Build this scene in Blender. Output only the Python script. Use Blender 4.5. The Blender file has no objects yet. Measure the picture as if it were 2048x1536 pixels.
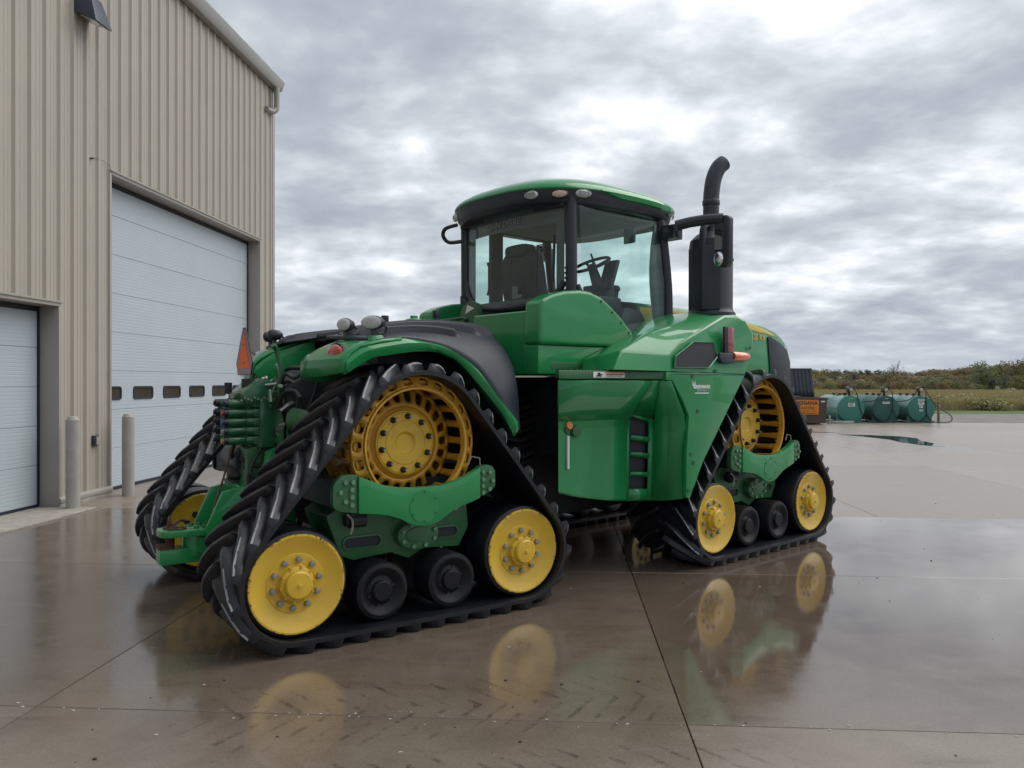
import bpy, bmesh, math, random
from mathutils import Vector, Matrix, noise
R = math.radians
rnd = random.Random(7)
SC = bpy.context.scene
COL = SC.collection

# ------------------------------------------------------------------ camera
cam = bpy.data.cameras.new("camera"); cam.sensor_width = 36.0; cam.lens = 1594.1 / 2048 * 36.0
cam.clip_start = 0.05; cam.clip_end = 3000.0
camo = bpy.data.objects.new("camera", cam); COL.objects.link(camo)
camo.location = (0, 0, 1.7); camo.rotation_euler = (R(90) - 0.0029, -0.0016, 0.0)
SC.camera = camo

# ------------------------------------------------------------------ sky and sun
SUN_EL, SUN_AZ = 50.0, 72.0          # degrees; azimuth from +Y towards +X
SC.view_settings.view_transform = 'Standard'; SC.view_settings.look = 'None'
SC.view_settings.gamma = 1.0; SC.view_settings.exposure = 0.7
SC.view_settings.use_curve_mapping = False
world = bpy.data.worlds.new("World"); SC.world = world; world.use_nodes = True
nt = world.node_tree; nt.nodes.clear()

class NT:
    """small helper to wire nodes"""
    def __init__(s, nt): s.nt = nt
    def n(s, typ, props=None, **ins):
        nd = s.nt.nodes.new(typ)
        for k, v in (props or {}).items(): setattr(nd, k, v)
        for k, v in ins.items():
            key = int(k[1:]) if k[0] == 'i' and k[1:].isdigit() else k.replace('_', ' ')
            s.set(nd.inputs[key], v)
        return nd
    def set(s, sock, v):
        if isinstance(v, bpy.types.NodeSocket): s.nt.links.new(v, sock)
        elif isinstance(v, bpy.types.Node): s.nt.links.new(v.outputs[0], sock)
        else: sock.default_value = v
    def math(s, op, a, b=0.0, c=0.0, clamp=False):
        nd = s.nt.nodes.new('ShaderNodeMath'); nd.operation = op; nd.use_clamp = clamp
        s.set(nd.inputs[0], a); s.set(nd.inputs[1], b); s.set(nd.inputs[2], c)
        return nd.outputs[0]
    def mix(s, f, a, b, blend='MIX'):
        nd = s.nt.nodes.new('ShaderNodeMix'); nd.data_type = 'RGBA'; nd.blend_type = blend
        s.set(nd.inputs[0], f); s.set(nd.inputs[6], a); s.set(nd.inputs[7], b)
        return nd.outputs[2]
    def ramp(s, f, stops, interp='LINEAR'):
        nd = s.nt.nodes.new('ShaderNodeValToRGB'); nd.color_ramp.interpolation = interp
        el = nd.color_ramp.elements
        while len(el) < len(stops): el.new(0.5)
        for e, (p, c) in zip(el, stops):
            e.position = p; e.color = c if len(c) == 4 else (*c, 1)
        s.set(nd.inputs[0], f); return nd.outputs[0]
    def noise(s, vec, scale, detail=6, rough=0.55, dist=0.0, lac=2.0):
        nd = s.n('ShaderNodeTexNoise'); s.set(nd.inputs['Vector'], vec)
        nd.inputs['Scale'].default_value = scale; nd.inputs['Detail'].default_value = detail
        nd.inputs['Roughness'].default_value = rough; nd.inputs['Distortion'].default_value = dist
        nd.inputs['Lacunarity'].default_value = lac
        return nd.outputs[0]

w = NT(nt)
sky = w.n('ShaderNodeTexSky', dict(sky_type='NISHITA', sun_disc=False, sun_elevation=R(SUN_EL), sun_rotation=R(SUN_AZ)))
tc = w.n('ShaderNodeTexCoord')
sep = w.n('ShaderNodeSeparateXYZ', i0=tc.outputs['Generated'])
den = w.math('ADD', w.math('MAXIMUM', sep.outputs[2], 0.0), 0.20)
px_ = w.math('DIVIDE', sep.outputs[0], den); py_ = w.math('DIVIDE', sep.outputs[1], den)
pv = w.n('ShaderNodeCombineXYZ', i0=px_, i1=py_, i2=3.7)
SKY_OFF = (43.0, 2.0, 0.0)
pv2 = w.n('ShaderNodeVectorMath', dict(operation='ADD'), i0=pv.outputs[0], i1=SKY_OFF)
wn = w.n('ShaderNodeTexNoise'); w.set(wn.inputs['Vector'], pv2.outputs[0]); wn.inputs['Scale'].default_value = 1.1; wn.inputs['Detail'].default_value = 3
wv = w.n('ShaderNodeVectorMath', dict(operation='MULTIPLY_ADD'), i0=wn.outputs['Color'], i1=(.22, .22, 0), i2=pv2.outputs[0])
P = wv.outputs[0]
nA = w.noise(P, 0.62, 3, 0.5, 0.0)         # big banks
nB = w.noise(P, 2.5, 8, 0.52, 0.0)        # puffs
nC = w.noise(P, 6.5, 6, 0.52, 0.0)
dens = w.math('ADD', w.math('MULTIPLY', nA, 0.34), w.math('MULTIPLY', nB, 0.48))
dens = w.math('ADD', dens, w.math('MULTIPLY', nC, 0.18))
CK = 0.74
cc = lambda *c: tuple(v * CK for v in c)
cloud = w.ramp(dens, [(0.355, cc(10.2, 10.4, 10.7)), (0.400, cc(8.3, 8.6, 9.0)), (0.446, cc(6.3, 6.7, 7.2)), (0.488, cc(5.1, 5.46, 5.95)), (0.535, cc(4.1, 4.51, 5.08)), (0.60, cc(3.38, 3.78, 4.36))])
hole = w.ramp(dens, [(0.315, (1, 1, 1)), (0.36, (0, 0, 0))])
blue = w.mix(1.0, sky.outputs[0], (1.0, 1.0, 1.05, 1), 'MULTIPLY')
skyc = w.mix(hole, cloud, blue)
# towards the horizon the cloud layers merge into one even grey-blue
hz = w.ramp(sep.outputs[2], [(0.0, (.85, .85, .85)), (0.02, (.6, .6, .6)), (0.07, (0, 0, 0))])
skyc = w.mix(hz, skyc, (*cc(4.28, 4.75, 5.38), 1))
bg = w.n('ShaderNodeBackground'); w.set(bg.inputs[0], skyc); bg.inputs[1].default_value = 0.1
wo = w.n('ShaderNodeOutputWorld'); nt.links.new(bg.outputs[0], wo.inputs[0])

sl = bpy.data.lights.new("sun", 'SUN'); sl.energy = 1.35; sl.angle = R(60); sl.color = (1.0, .96, .9)
so = bpy.data.objects.new("sun", sl); COL.objects.link(so)
sd = Vector((math.sin(R(SUN_AZ)) * math.cos(R(SUN_EL)), math.cos(R(SUN_AZ)) * math.cos(R(SUN_EL)), math.sin(R(SUN_EL))))
so.rotation_euler = (-sd).to_track_quat('-Z', 'Y').to_euler(); so.location = sd * 50

# ------------------------------------------------------------------ materials
MATS = {}
def mat(name, base, rough=0.5, metal=0.0, coat=0.0, coat_r=0.08, var=0.0, vscale=3.0, bump=0.0, bscale=40.0, rvar=0.0, dust=0.0, spec=0.5, dustcol=(.16, .14, .12, 1), chips=False):
    m = bpy.data.materials.new(name); m.use_nodes = True; t = m.node_tree; t.nodes.clear(); k = NT(t)
    p = k.n('ShaderNodeBsdfPrincipled'); o = k.n('ShaderNodeOutputMaterial'); t.links.new(p.outputs[0], o.inputs[0])
    p.inputs['Metallic'].default_value = metal; p.inputs['Roughness'].default_value = rough
    p.inputs['Coat Weight'].default_value = coat; p.inputs['Coat Roughness'].default_value = coat_r
    p.inputs['Specular IOR Level'].default_value = spec
    b4 = (*base, 1.0); p.inputs['Base Color'].default_value = b4
    if var or rvar or dust or bump:
        co = k.n('ShaderNodeTexCoord').outputs['Object']
        n1 = k.noise(co, vscale, 8, 0.62)
        col = b4
        if var:
            col = k.mix(k.ramp(n1, [(0.3, (0, 0, 0)), (0.7, (1, 1, 1))]), tuple(c * (1 - var) for c in base) + (1,), tuple(min(1, c * (1 + var)) for c in base) + (1,))
        if dust:
            n2 = k.noise(co, vscale * 2.3, 10, 0.7)
            col = k.mix(k.math('MULTIPLY', k.ramp(n2, [(0.45, (0, 0, 0)), (0.72, (1, 1, 1))]), dust), col, dustcol)
        if chips:
            sx = k.n('ShaderNodeSeparateXYZ', i0=co); rr_ = k.math('SQRT', k.math('ADD', k.math('MULTIPLY', sx.outputs[0], sx.outputs[0]), k.math('MULTIPLY', sx.outputs[2], sx.outputs[2])))
            edge = k.n('ShaderNodeMapRange', dict(clamp=True), i0=rr_, i1=.285, i2=.314).outputs[0]
            cm = k.ramp(k.math('ADD', k.noise(co, 46, 5, .7), k.math('MULTIPLY', edge, .20)), [(.70, (0, 0, 0)), (.74, (1, 1, 1))])
            col = k.mix(cm, col, (.075, .045, .028, 1))
            grime = k.ramp(k.math('ADD', k.noise(co, 7, 8, .7), k.math('MULTIPLY', k.math('ABSOLUTE', k.math('SUBTRACT', rr_, .12)), -1.6)), [(.42, (0, 0, 0)), (.62, (1, 1, 1))])
            col = k.mix(k.math('MULTIPLY', grime, .30), col, (.30, .19, .045, 1))
        if var or dust: k.set(p.inputs['Base Color'], col)
        if rvar:
            k.set(p.inputs['Roughness'], k.math('ADD', k.math('MULTIPLY', k.noise(co, vscale * 4, 6, .6), rvar * 2), rough - rvar))
        if bump:
            bn = k.n('ShaderNodeBump'); bn.inputs['Strength'].default_value = bump; bn.inputs['Distance'].default_value = 0.004
            k.set(bn.inputs['Height'], k.noise(co, bscale, 5, .6)); t.links.new(bn.outputs[0], p.inputs['Normal'])
    MATS[name] = m
    return m

GREEN = mat('tractor_green_paint', (.011, .232, .064), .40, spec=.3, coat=.7, coat_r=.03, var=.10, vscale=2.2, rvar=.06, dust=.06, bump=.05, bscale=9)
GREEN_D = mat('frame_green_paint', (.016, .115, .036), .5, coat=.25, coat_r=.2, var=.22, vscale=4, rvar=.1, dust=.25, bump=.15, bscale=60)
YELLOW = mat('wheel_yellow_paint', (.66, .42, .028), .42, coat=.35, coat_r=.15, var=.10, vscale=3, rvar=.08, dust=.10, dustcol=(.33, .22, .07, 1), bump=.08, bscale=70, chips=True)
YELLOW_D = mat('drive_wheel_yellow_paint', (.62, .325, .03), .5, coat=.2, coat_r=.2, var=.2, vscale=5, rvar=.1, dust=.28, dustcol=(.20, .12, .045, 1), bump=.2, bscale=60)
RUBBER = mat('track_rubber', (.0065, .0075, .0115), .36, var=.3, vscale=6, rvar=.12, dust=.12, dustcol=(.030, .030, .035, 1), bump=.3, bscale=120)
ROLL = mat('black_roller_paint', (.0055, .006, .008), .55, var=.3, vscale=8, dust=.15, dustcol=(.03, .028, .026, 1), bump=.2, bscale=60, spec=.3)
GLINT = mat('painted_glint_edge', (.26, .265, .285), .5, var=.35, vscale=14, dust=.45, dustcol=(.03, .03, .035, 1))  # pale grey stands in for the sky glint on worn lug edges
BLACKP = mat('black_plastic', (.021, .026, .037), .40, var=.15, vscale=4, rvar=.08, dust=.10, dustcol=(.06, .06, .066, 1), bump=.2, bscale=220)
FENDBLK = mat('fender_black_plastic', (.021, .026, .039), .44, var=.12, vscale=2.5, rvar=.08, dust=.12, dustcol=(.05, .052, .062, 1), bump=.25, bscale=260)
MUFF = mat('muffler_black_steel', (.026, .032, .045), .5, var=.25, vscale=5, rvar=.1, dust=.2, dustcol=(.06, .058, .06, 1), bump=.15, bscale=90)
DARK = mat('dark_machinery', (.012, .015, .018), .5, var=.4, vscale=9, rvar=.15, dust=.25, dustcol=(.05, .045, .04, 1), bump=.4, bscale=40)
STEEL = mat('bare_steel', (.34, .34, .33), .38, metal=.85, var=.2, vscale=20, rvar=.1, dust=.2)
BOLT = mat('zinc_bolt_steel', (.30, .30, .28), .45, metal=.6, var=.2, vscale=30)
BOLTG = mat('painted_bolt', (.10, .24, .12), .45, coat=.2, var=.2, vscale=30)
RUST = mat('rusty_steel', (.12, .062, .04), .7, metal=.3, var=.4, vscale=30, bump=.3)
LENS = mat('clear_lamp_lens', (.44, .46, .45), .2, coat=1, coat_r=.03, var=.15, vscale=40, bump=.6, bscale=60)
REDL = mat('red_lamp_lens', (.42, .018, .012), .22, coat=1, coat_r=.03, var=.2, vscale=30, bump=.4, bscale=80)
REDD = mat('dark_red_reflector', (.24, .014, .035), .25, coat=1, coat_r=.03)
AMBER = mat('amber_lamp_lens', (.75, .13, .015), .22, coat=1, coat_r=.03, var=.2, vscale=30, bump=.4, bscale=80)
PINKL = mat('frosted_amber_lens', (.50, .36, .32), .22, coat=1, coat_r=.03, var=.2, vscale=50, bump=.7, bscale=70)
ORANGE = mat('fluorescent_orange_film', (1.0, .165, .025), .65, var=.05)
MAROON = mat('maroon_reflective_film', (.20, .045, .055), .35, coat=.4, var=.15, vscale=60)
WHITE = mat('white_decal', (.72, .73, .70), .5)
DECY = mat('yellow_decal', (.62, .43, .03), .4, coat=.5)
DECD = mat('dull_visor_lettering', (.24, .26, .27), .5)
DECK = mat('black_decal', (.02, .02, .02), .5)
DECO = mat('orange_decal', (.70, .20, .05), .5)
MIRROR = mat('mirror_glass', (.75, .77, .78), .04, metal=1.0)
SEATM = mat('seat_fabric', (.055, .063, .070), .8, var=.2, vscale=20)
LINER = mat('headliner_grey', (.20, .21, .21), .8, var=.1, vscale=10)
TINT = mat('dark_cab_trim', (.050, .060, .066), .6, var=.15, vscale=8)

def glass_mat(name, tint, ior=1.45, refl=0.06, rough=0.01):
    m = bpy.data.materials.new(name); m.use_nodes = True; t = m.node_tree; t.nodes.clear(); k = NT(t)
    tr = k.n('ShaderNodeBsdfTransparent'); tr.inputs[0].default_value = (*tint, 1)
    gl = k.n('ShaderNodeBsdfGlossy'); gl.inputs['Roughness'].default_value = rough; gl.inputs[0].default_value = (1, 1, 1, 1)
    lw = k.n('ShaderNodeLayerWeight'); lw.inputs[0].default_value = .5
    fr = k.math('ADD', k.math('MULTIPLY', k.math('POWER', lw.outputs['Facing'], 4.5), .85), .045)
    mx = k.n('ShaderNodeMixShader'); k.set(mx.inputs[0], fr); t.links.new(tr.outputs[0], mx.inputs[1]); t.links.new(gl.outputs[0], mx.inputs[2])
    o = k.n('ShaderNodeOutputMaterial'); t.links.new(mx.outputs[0], o.inputs[0])
    return m
FRIT = mat('printed_window_border', (.085, .10, .11), .35, var=.1, vscale=10)
GLASS = glass_mat('green_tinted_cab_glass', (.80, .95, .91))

# ------------------------------------------------------------------ geometry helpers
def NB(): return bmesh.new()
def box(bm, x0, x1, y0, y1, z0, z1):
    v = [bm.verts.new(p) for p in ((x0,y0,z0),(x1,y0,z0),(x1,y1,z0),(x0,y1,z0),(x0,y0,z1),(x1,y0,z1),(x1,y1,z1),(x0,y1,z1))]
    for f in ((0,3,2,1),(4,5,6,7),(0,1,5,4),(1,2,6,5),(2,3,7,6),(3,0,4,7)): bm.faces.new([v[i] for i in f])
def hexa(bm, p):
    """eight corner points, bottom ring then top ring"""
    v = [bm.verts.new(q) for q in p]
    for f in ((0,3,2,1),(4,5,6,7),(0,1,5,4),(1,2,6,5),(2,3,7,6),(3,0,4,7)): bm.faces.new([v[i] for i in f])
def prism(bm, pts, axis, a, b):
    def P(u, v, h):
        return {'y': (u, h, v), 'x': (h, u, v), 'z': (u, v, h)}[axis]
    A = [bm.verts.new(P(u, v, a)) for u, v in pts]; B = [bm.verts.new(P(u, v, b)) for u, v in pts]
    n = len(pts)
    bm.faces.new(A[::-1]); bm.faces.new(B)
    for i in range(n): bm.faces.new((A[i], A[(i+1) % n], B[(i+1) % n], B[i]))
def frame(d):
    d = Vector(d).normalized()
    u = d.orthogonal().normalized(); return d, u, d.cross(u)
def cyl(bm, p0, p1, r0, r1=None, n=16, cap=True):
    p0, p1 = Vector(p0), Vector(p1); r1 = r0 if r1 is None else r1
    d, u, v = frame(p1 - p0)
    ring = lambda c, r: [bm.verts.new(c + (u * math.cos(2*math.pi*i/n) + v * math.sin(2*math.pi*i/n)) * r) for i in range(n)]
    A, B = ring(p0, r0), ring(p1, r1)
    for i in range(n): bm.faces.new((A[i], A[(i+1) % n], B[(i+1) % n], B[i]))
    if cap: bm.faces.new(A[::-1]); bm.faces.new(B)
def tube(bm, pts, r, n=8, cap=True, sub=0):
    pts = [Vector(p) for p in pts]
    if sub:
        q = []
        for i in range(len(pts) - 1):
            p0 = pts[max(i-1, 0)]; p1 = pts[i]; p2 = pts[i+1]; p3 = pts[min(i+2, len(pts)-1)]
            for k in range(sub):
                t = k / sub
                q.append(0.5 * ((2*p1) + (p2-p0)*t + (2*p0-5*p1+4*p2-p3)*t*t + (3*p1-p0-3*p2+p3)*t*t*t))
        q.append(pts[-1]); pts = q
    rs = r if isinstance(r, (list, tuple)) else None
    rings = []; u = None
    for i, p in enumerate(pts):
        d = (pts[min(i+1, len(pts)-1)] - pts[max(i-1, 0)]).normalized()
        if u is None: u = d.orthogonal().normalized()
        u = (u - d * u.dot(d)).normalized(); v = d.cross(u)
        rr = (rs[0] + (rs[-1] - rs[0]) * i / (len(pts)-1)) if rs else r
        rings.append([bm.verts.new(p + (u * math.cos(2*math.pi*k/n) + v * math.sin(2*math.pi*k/n)) * rr) for k in range(n)])
    for A, B in zip(rings, rings[1:]):
        for k in range(n): bm.faces.new((A[k], A[(k+1) % n], B[(k+1) % n], B[k]))
    if cap: bm.faces.new(rings[0][::-1]); bm.faces.new(rings[-1])
def loft(bm, rings, closed=False, cap=False, cyclic=False):
    V = [[bm.verts.new(p) for p in r] for r in rings]
    pairs = list(zip(V, V[1:])) + ([(V[-1], V[0])] if cyclic else [])
    for A, B in pairs:
        m = len(A)
        for i in range(m if closed else m - 1): bm.faces.new((A[i], A[(i+1) % m], B[(i+1) % m], B[i]))
    if cap: bm.faces.new(V[0][::-1]); bm.faces.new(V[-1])
def rev(bm, prof, c=(0, 0, 0), axis='y', n=32):
    """profile of (radius, height along axis)"""
    def P(r, h, a):
        ca, sa = r * math.cos(a), r * math.sin(a)
        return Vector(c) + Vector({'y': (ca, h, sa), 'x': (h, ca, sa), 'z': (ca, sa, h)}[axis])
    rings = []
    for r, h in prof:
        if r < 1e-6: rings.append([bm.verts.new(P(0, h, 0))])
        else: rings.append([bm.verts.new(P(r, h, 2*math.pi*i/n)) for i in range(n)])
    for A, B in zip(rings, rings[1:]):
        for i in range(n):
            a, a2 = A[i % len(A)], A[(i+1) % len(A)]; b, b2 = B[i % len(B)], B[(i+1) % len(B)]
            q = []
            for t in (a, a2, b2, b):
                if t not in q: q.append(t)
            if len(q) >= 3: bm.faces.new(q)
def ball(bm, c, rx, ry=None, rz=None, n=14):
    ry = rx if ry is None else ry; rz = rx if rz is None else rz
    r = bmesh.ops.create_uvsphere(bm, u_segments=n, v_segments=max(6, n // 2), radius=1.0)
    for v in r['verts']: v.co = Vector((v.co.x*rx + c[0], v.co.y*ry + c[1], v.co.z*rz + c[2]))
def hexbolt(bm, c, r, h, axis=(0, -1, 0)):
    a = Vector(axis); cyl(bm, c, Vector(c) + a * h, r, r * .93, 6)
def mesh_of(bm, name, m, bev=0.0, ang=35, seg=2):
    bmesh.ops.recalc_face_normals(bm, faces=bm.faces)
    if bev:
        ed = [e for e in bm.edges if len(e.link_faces) == 2 and e.calc_face_angle(0) > R(28)]
        bmesh.ops.bevel(bm, geom=ed, offset=bev, segments=seg, affect='EDGES', profile=0.6, clamp_overlap=True)
        bmesh.ops.recalc_face_normals(bm, faces=bm.faces)
    me = bpy.data.meshes.new(name); bm.to_mesh(me); bm.free()
    for mm in (m if isinstance(m, (list, tuple)) else [m]): me.materials.append(mm)
    me.shade_smooth(); me.set_sharp_from_angle(angle=R(ang))
    return me
def link(name, data, parent=None, M=None):
    o = bpy.data.objects.new(name, data); COL.objects.link(o)
    if parent: o.parent = parent
    if M is not None: o.matrix_local = M
    return o
def part(name, bm, m, parent=None, M=None, bev=0.0, ang=35, label=None, sol=0.0, sub=0, seg=2):
    o = link(name, mesh_of(bm, name, m, bev, ang, seg), parent, M)
    if sub:
        s = o.modifiers.new('subdivision', 'SUBSURF'); s.levels = s.render_levels = sub
    if sol:
        s = o.modifiers.new('thickness', 'SOLIDIFY'); s.thickness = sol; s.offset = 0
    if label: o['label'] = label
    return o
def tag(o, label, cat, group=None):
    o['label'] = label; o['category'] = cat
    if group: o['group'] = group
    return o
def empty(name, loc=(0, 0, 0), rz=0.0):
    o = bpy.data.objects.new(name, None); COL.objects.link(o); o.location = loc; o.rotation_euler = (0, 0, rz); o.empty_display_size = .2
    return o
def structure(o, kind='structure'):
    o['kind'] = kind; return o
def dup(root, M=None, parent=None):
    """copy a thing or part with everything below it"""
    c = root.copy(); COL.objects.link(c)
    if parent is not None: c.parent = parent
    if M is not None: c.matrix_local = M
    for ch in root.children: dup(ch, None, c)
    return c
def text_mesh(s, size, m, depth=0.0015, name='lettering', bold=0.0, shear=0.0, spacing=1.0):
    cu = bpy.data.curves.new(name, 'FONT'); cu.body = s; cu.size = size; cu.extrude = depth; cu.offset = bold; cu.shear = shear
    cu.align_x = 'CENTER'; cu.align_y = 'CENTER'; cu.space_character = spacing; cu.resolution_u = 3
    o = bpy.data.objects.new('tmp', cu); COL.objects.link(o)
    dg = bpy.context.evaluated_depsgraph_get(); me = bpy.data.meshes.new_from_object(o.evaluated_get(dg))
    bpy.data.objects.remove(o); bpy.data.curves.remove(cu)
    me.name = name; me.materials.clear(); me.materials.append(m); return me
def basis(o, x, y):
    """matrix with origin o, local x and y directions given"""
    x = Vector(x).normalized(); y = Vector(y); y = (y - x * y.dot(x)).normalized(); z = x.cross(y)
    return Matrix(((x.x, y.x, z.x, o[0]), (x.y, y.y, z.y, o[1]), (x.z, y.z, z.z, o[2]), (0, 0, 0, 1)))
def ellipse_hole_ring(bm, c, sx, sz, hx, hz, y, n=16):
    pass

# ================================================================== GROUND
GA = -0.062                                     # heading of the slab grid and of the building
def gmat():
    m = bpy.data.materials.new('wet_concrete'); m.use_nodes = True; t = m.node_tree; t.nodes.clear(); k = NT(t)
    p = k.n('ShaderNodeBsdfPrincipled'); o = k.n('ShaderNodeOutputMaterial'); t.links.new(p.outputs[0], o.inputs[0])
    pos = k.n('ShaderNodeNewGeometry').outputs['Position']
    rot = k.n('ShaderNodeVectorRotate', dict(rotation_type='Z_AXIS')); k.set(rot.inputs['Vector'], pos); rot.inputs['Angle'].default_value = -GA
    sp = k.n('ShaderNodeSeparateXYZ', i0=rot.outputs[0]); X, Y = sp.outputs[0], sp.outputs[1]
    info = k.n('ShaderNodeObjectInfo')
    tone = k.n('ShaderNodeSeparateColor', i0=info.outputs['Color'])
    n1 = k.noise(pos, .55, 8, .62, .3); n2 = k.noise(pos, 2.6, 10, .68); n3 = k.noise(pos, 60, 4, .6)
    st = k.n('ShaderNodeMapping'); k.set(st.inputs['Vector'], rot.outputs[0]); st.inputs['Scale'].default_value = (.55, 3.2, 1); st.inputs['Rotation'].default_value = (0, 0, R(12))
    nS = k.noise(st.outputs[0], 1.3, 9, .66, .4)
    # wetness: the sheet of water lies right of and under the tractor and thins out towards the viewer
    ss = lambda v, a, b: k.n('ShaderNodeMapRange', dict(interpolation_type='SMOOTHSTEP', clamp=True), i0=v, i1=a, i2=b).outputs[0]
    nz = k.math('MULTIPLY', k.math('SUBTRACT', n1, .5), 2.2)
    near = ss(k.math('SUBTRACT', k.math('ADD', Y, k.math('MULTIPLY', nz, .9)), k.math('MULTIPLY', ss(X, .5, 1.6), .95)), 2.5, 4.4)
    far_ = tone.outputs[1]                                                  # slabs carry their own wetness
    wet = k.math('MULTIPLY', near, far_)
    wet = k.math('ADD', wet, k.math('MULTIPLY', ss(nS, .5, .72), .16), clamp=True)
    dry = k.mix(k.ramp(n2, [(.3, (0, 0, 0)), (.72, (1, 1, 1))]), (.200, .165, .136, 1), (.275, .236, .202, 1))
    dry = k.mix(k.math('MULTIPLY', ss(nS, .55, .75), .42), dry, (.085, .066, .054, 1))
    dry = k.mix(k.math('MULTIPLY', ss(n1, .5, .75), .35), dry, (.235, .185, .14, 1))
    wetc = k.mix(k.ramp(n2, [(.3, (0, 0, 0)), (.75, (1, 1, 1))]), (.112, .082, .061, 1), (.158, .120, .092, 1))
    col = k.mix(wet, dry, wetc)
    # rubber marks left by cleated tracks: broken chevrons along two old passes
    for cx_, cy_, hd, ln in ((-.45, 4.15, R(8), 1.7), (.1, 3.3, R(6), 1.5)):
        vr = k.n('ShaderNodeVectorRotate', dict(rotation_type='Z_AXIS')); k.set(vr.inputs['Vector'], pos); vr.inputs['Center'].default_value = (cx_, cy_, 0); vr.inputs['Angle'].default_value = -hd
        sv = k.n('ShaderNodeSeparateXYZ', i0=vr.outputs[0]); u_ = k.math('SUBTRACT', sv.outputs[0], cx_); v_ = k.math('SUBTRACT', sv.outputs[1], cy_)
        av = k.math('ABSOLUTE', v_)
        ph_ = k.math('ADD', k.math('ADD', u_, k.math('MULTIPLY', av, .75)), k.math('MULTIPLY', n2, .11))
        wv_ = k.math('SINE', k.math('MULTIPLY', ph_, 2*math.pi/.15))
        mk = k.math('MULTIPLY', ss(wv_, .55, 1.0), ss(av, .42, .30)); mk = k.math('MULTIPLY', mk, ss(k.math('ABSOLUTE', u_), ln, ln*.5))
        mk = k.math('MULTIPLY', mk, ss(k.noise(pos, 6.5, 6, .75), .46, .60))
        col = k.mix(k.math('MULTIPLY', mk, .62), col, (.045, .036, .030, 1))
    grain = k.ramp(n3, [(.3, (.86, .86, .86)), (.7, (1.12, 1.12, 1.12))])
    col = k.mix(1.0, col, grain, 'MULTIPLY')
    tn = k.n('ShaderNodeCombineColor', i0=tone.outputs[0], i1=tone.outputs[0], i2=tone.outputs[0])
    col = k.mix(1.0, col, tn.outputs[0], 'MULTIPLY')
    k.set(p.inputs['Base Color'], col)
    r = k.math('ADD', k.math('MULTIPLY', k.math('SUBTRACT', 1.0, wet), .30), .035)
    r = k.math('ADD', r, k.math('MULTIPLY', ss(n2, .35, .75), .10))
    r = k.math('ADD', r, k.math('MULTIPLY', tone.outputs[2], .22))
    k.set(p.inputs['Roughness'], r)
    p.inputs['Specular IOR Level'].default_value = .5; k.set(p.inputs['IOR'], k.math('ADD', k.math('ADD', 1.45, k.math('MULTIPLY', wet, .25)), k.math('MULTIPLY', k.math('POWER', wet, 6.0), .5)))
    b1 = k.n('ShaderNodeBump'); b1.inputs['Distance'].default_value = .003
    k.set(b1.inputs['Strength'], k.math('ADD', k.math('MULTIPLY', k.math('SUBTRACT', 1.0, wet), .35), .022))
    k.set(b1.inputs['Height'], k.math('ADD', k.noise(pos, 45, 6, .7), k.math('MULTIPLY', k.noise(st.outputs[0], 14, 3, .5), .5)))
    t.links.new(b1.outputs[0], p.inputs['Normal'])
    return m
CONC = gmat()
JOINT = mat('joint_filler', (.030, .026, .022), .6, var=.4, vscale=30)

yard = structure(empty('concrete_yard', (0, 0, 0), GA))
bm = NB(); box(bm, -14.95, 61, -9.2, 34.6, -.40, -.014); part('slab_bed', bm, JOINT, yard)
SX, SY, X0, Y0 = 3.36, 3.16, -2.735, 3.995
k_ = 0
for i in range(-4, 19):
    for j in range(-4, 10):
        xa, ya = X0 + i*SX, Y0 + j*SY
        if i == 2 and j <= 1: continue                     # two bays poured as one
        wide = SX if (i == 1 and j <= 1) else 0.0
        if xa < -8 and ya > 3: pass
        yb = min(ya + SY, 34.6)
        if yb - ya < .4: continue
        g = .0032
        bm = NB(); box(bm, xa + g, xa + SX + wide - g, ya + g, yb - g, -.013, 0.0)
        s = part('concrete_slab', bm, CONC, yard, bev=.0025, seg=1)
        rr = random.Random(i*31 + j*7)
        wetness, rough = .78, .07
        if j <= 1 and i >= 1: wetness, rough = 1.0, 0.0
        if j == 1 and i == 2: wetness, rough = .96, .02
        if j <= 1 and i == 0: wetness, rough = .88, .04
        if j <= 1 and i <= -1: wetness, rough = .70, .13
        if j >= 2: wetness, rough = .18 + .3 * rr.random(), .10 + .2 * rr.random()
        if i >= 1 and j < 0: wetness, rough = .70, .12
        if i <= -2: wetness, rough = .25, .6
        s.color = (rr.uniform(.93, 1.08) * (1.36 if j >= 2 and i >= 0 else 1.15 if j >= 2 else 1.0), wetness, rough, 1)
WATER = mat('standing_water', (.030, .028, .026), .015, spec=.5)
def sheet(name, pts, z, m, parent=None, kind='structure', label=None):
    bm = NB(); v = [bm.verts.new((x, y, z)) for x, y in pts]; bm.faces.new(v)
    o = part(name, bm, m, parent)
    if kind: o['kind'] = kind
    return o
pud = [(10.6, 26.0), (11.0, 24.9), (11.2, 23.6), (11.0, 22.6), (11.1, 21.6), (11.35, 21.0), (11.6, 21.3), (11.75, 22.2), (11.9, 23.2), (12.3, 24.2), (12.2, 25.0), (11.5, 25.6)]
sheet('puddle', pud, .004, WATER)
sheet('puddle', [(8.6, 27.9), (9.3, 27.3), (10.4, 26.9), (11.2, 26.5), (10.6, 27.1), (9.6, 27.7)], .004, WATER)

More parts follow.
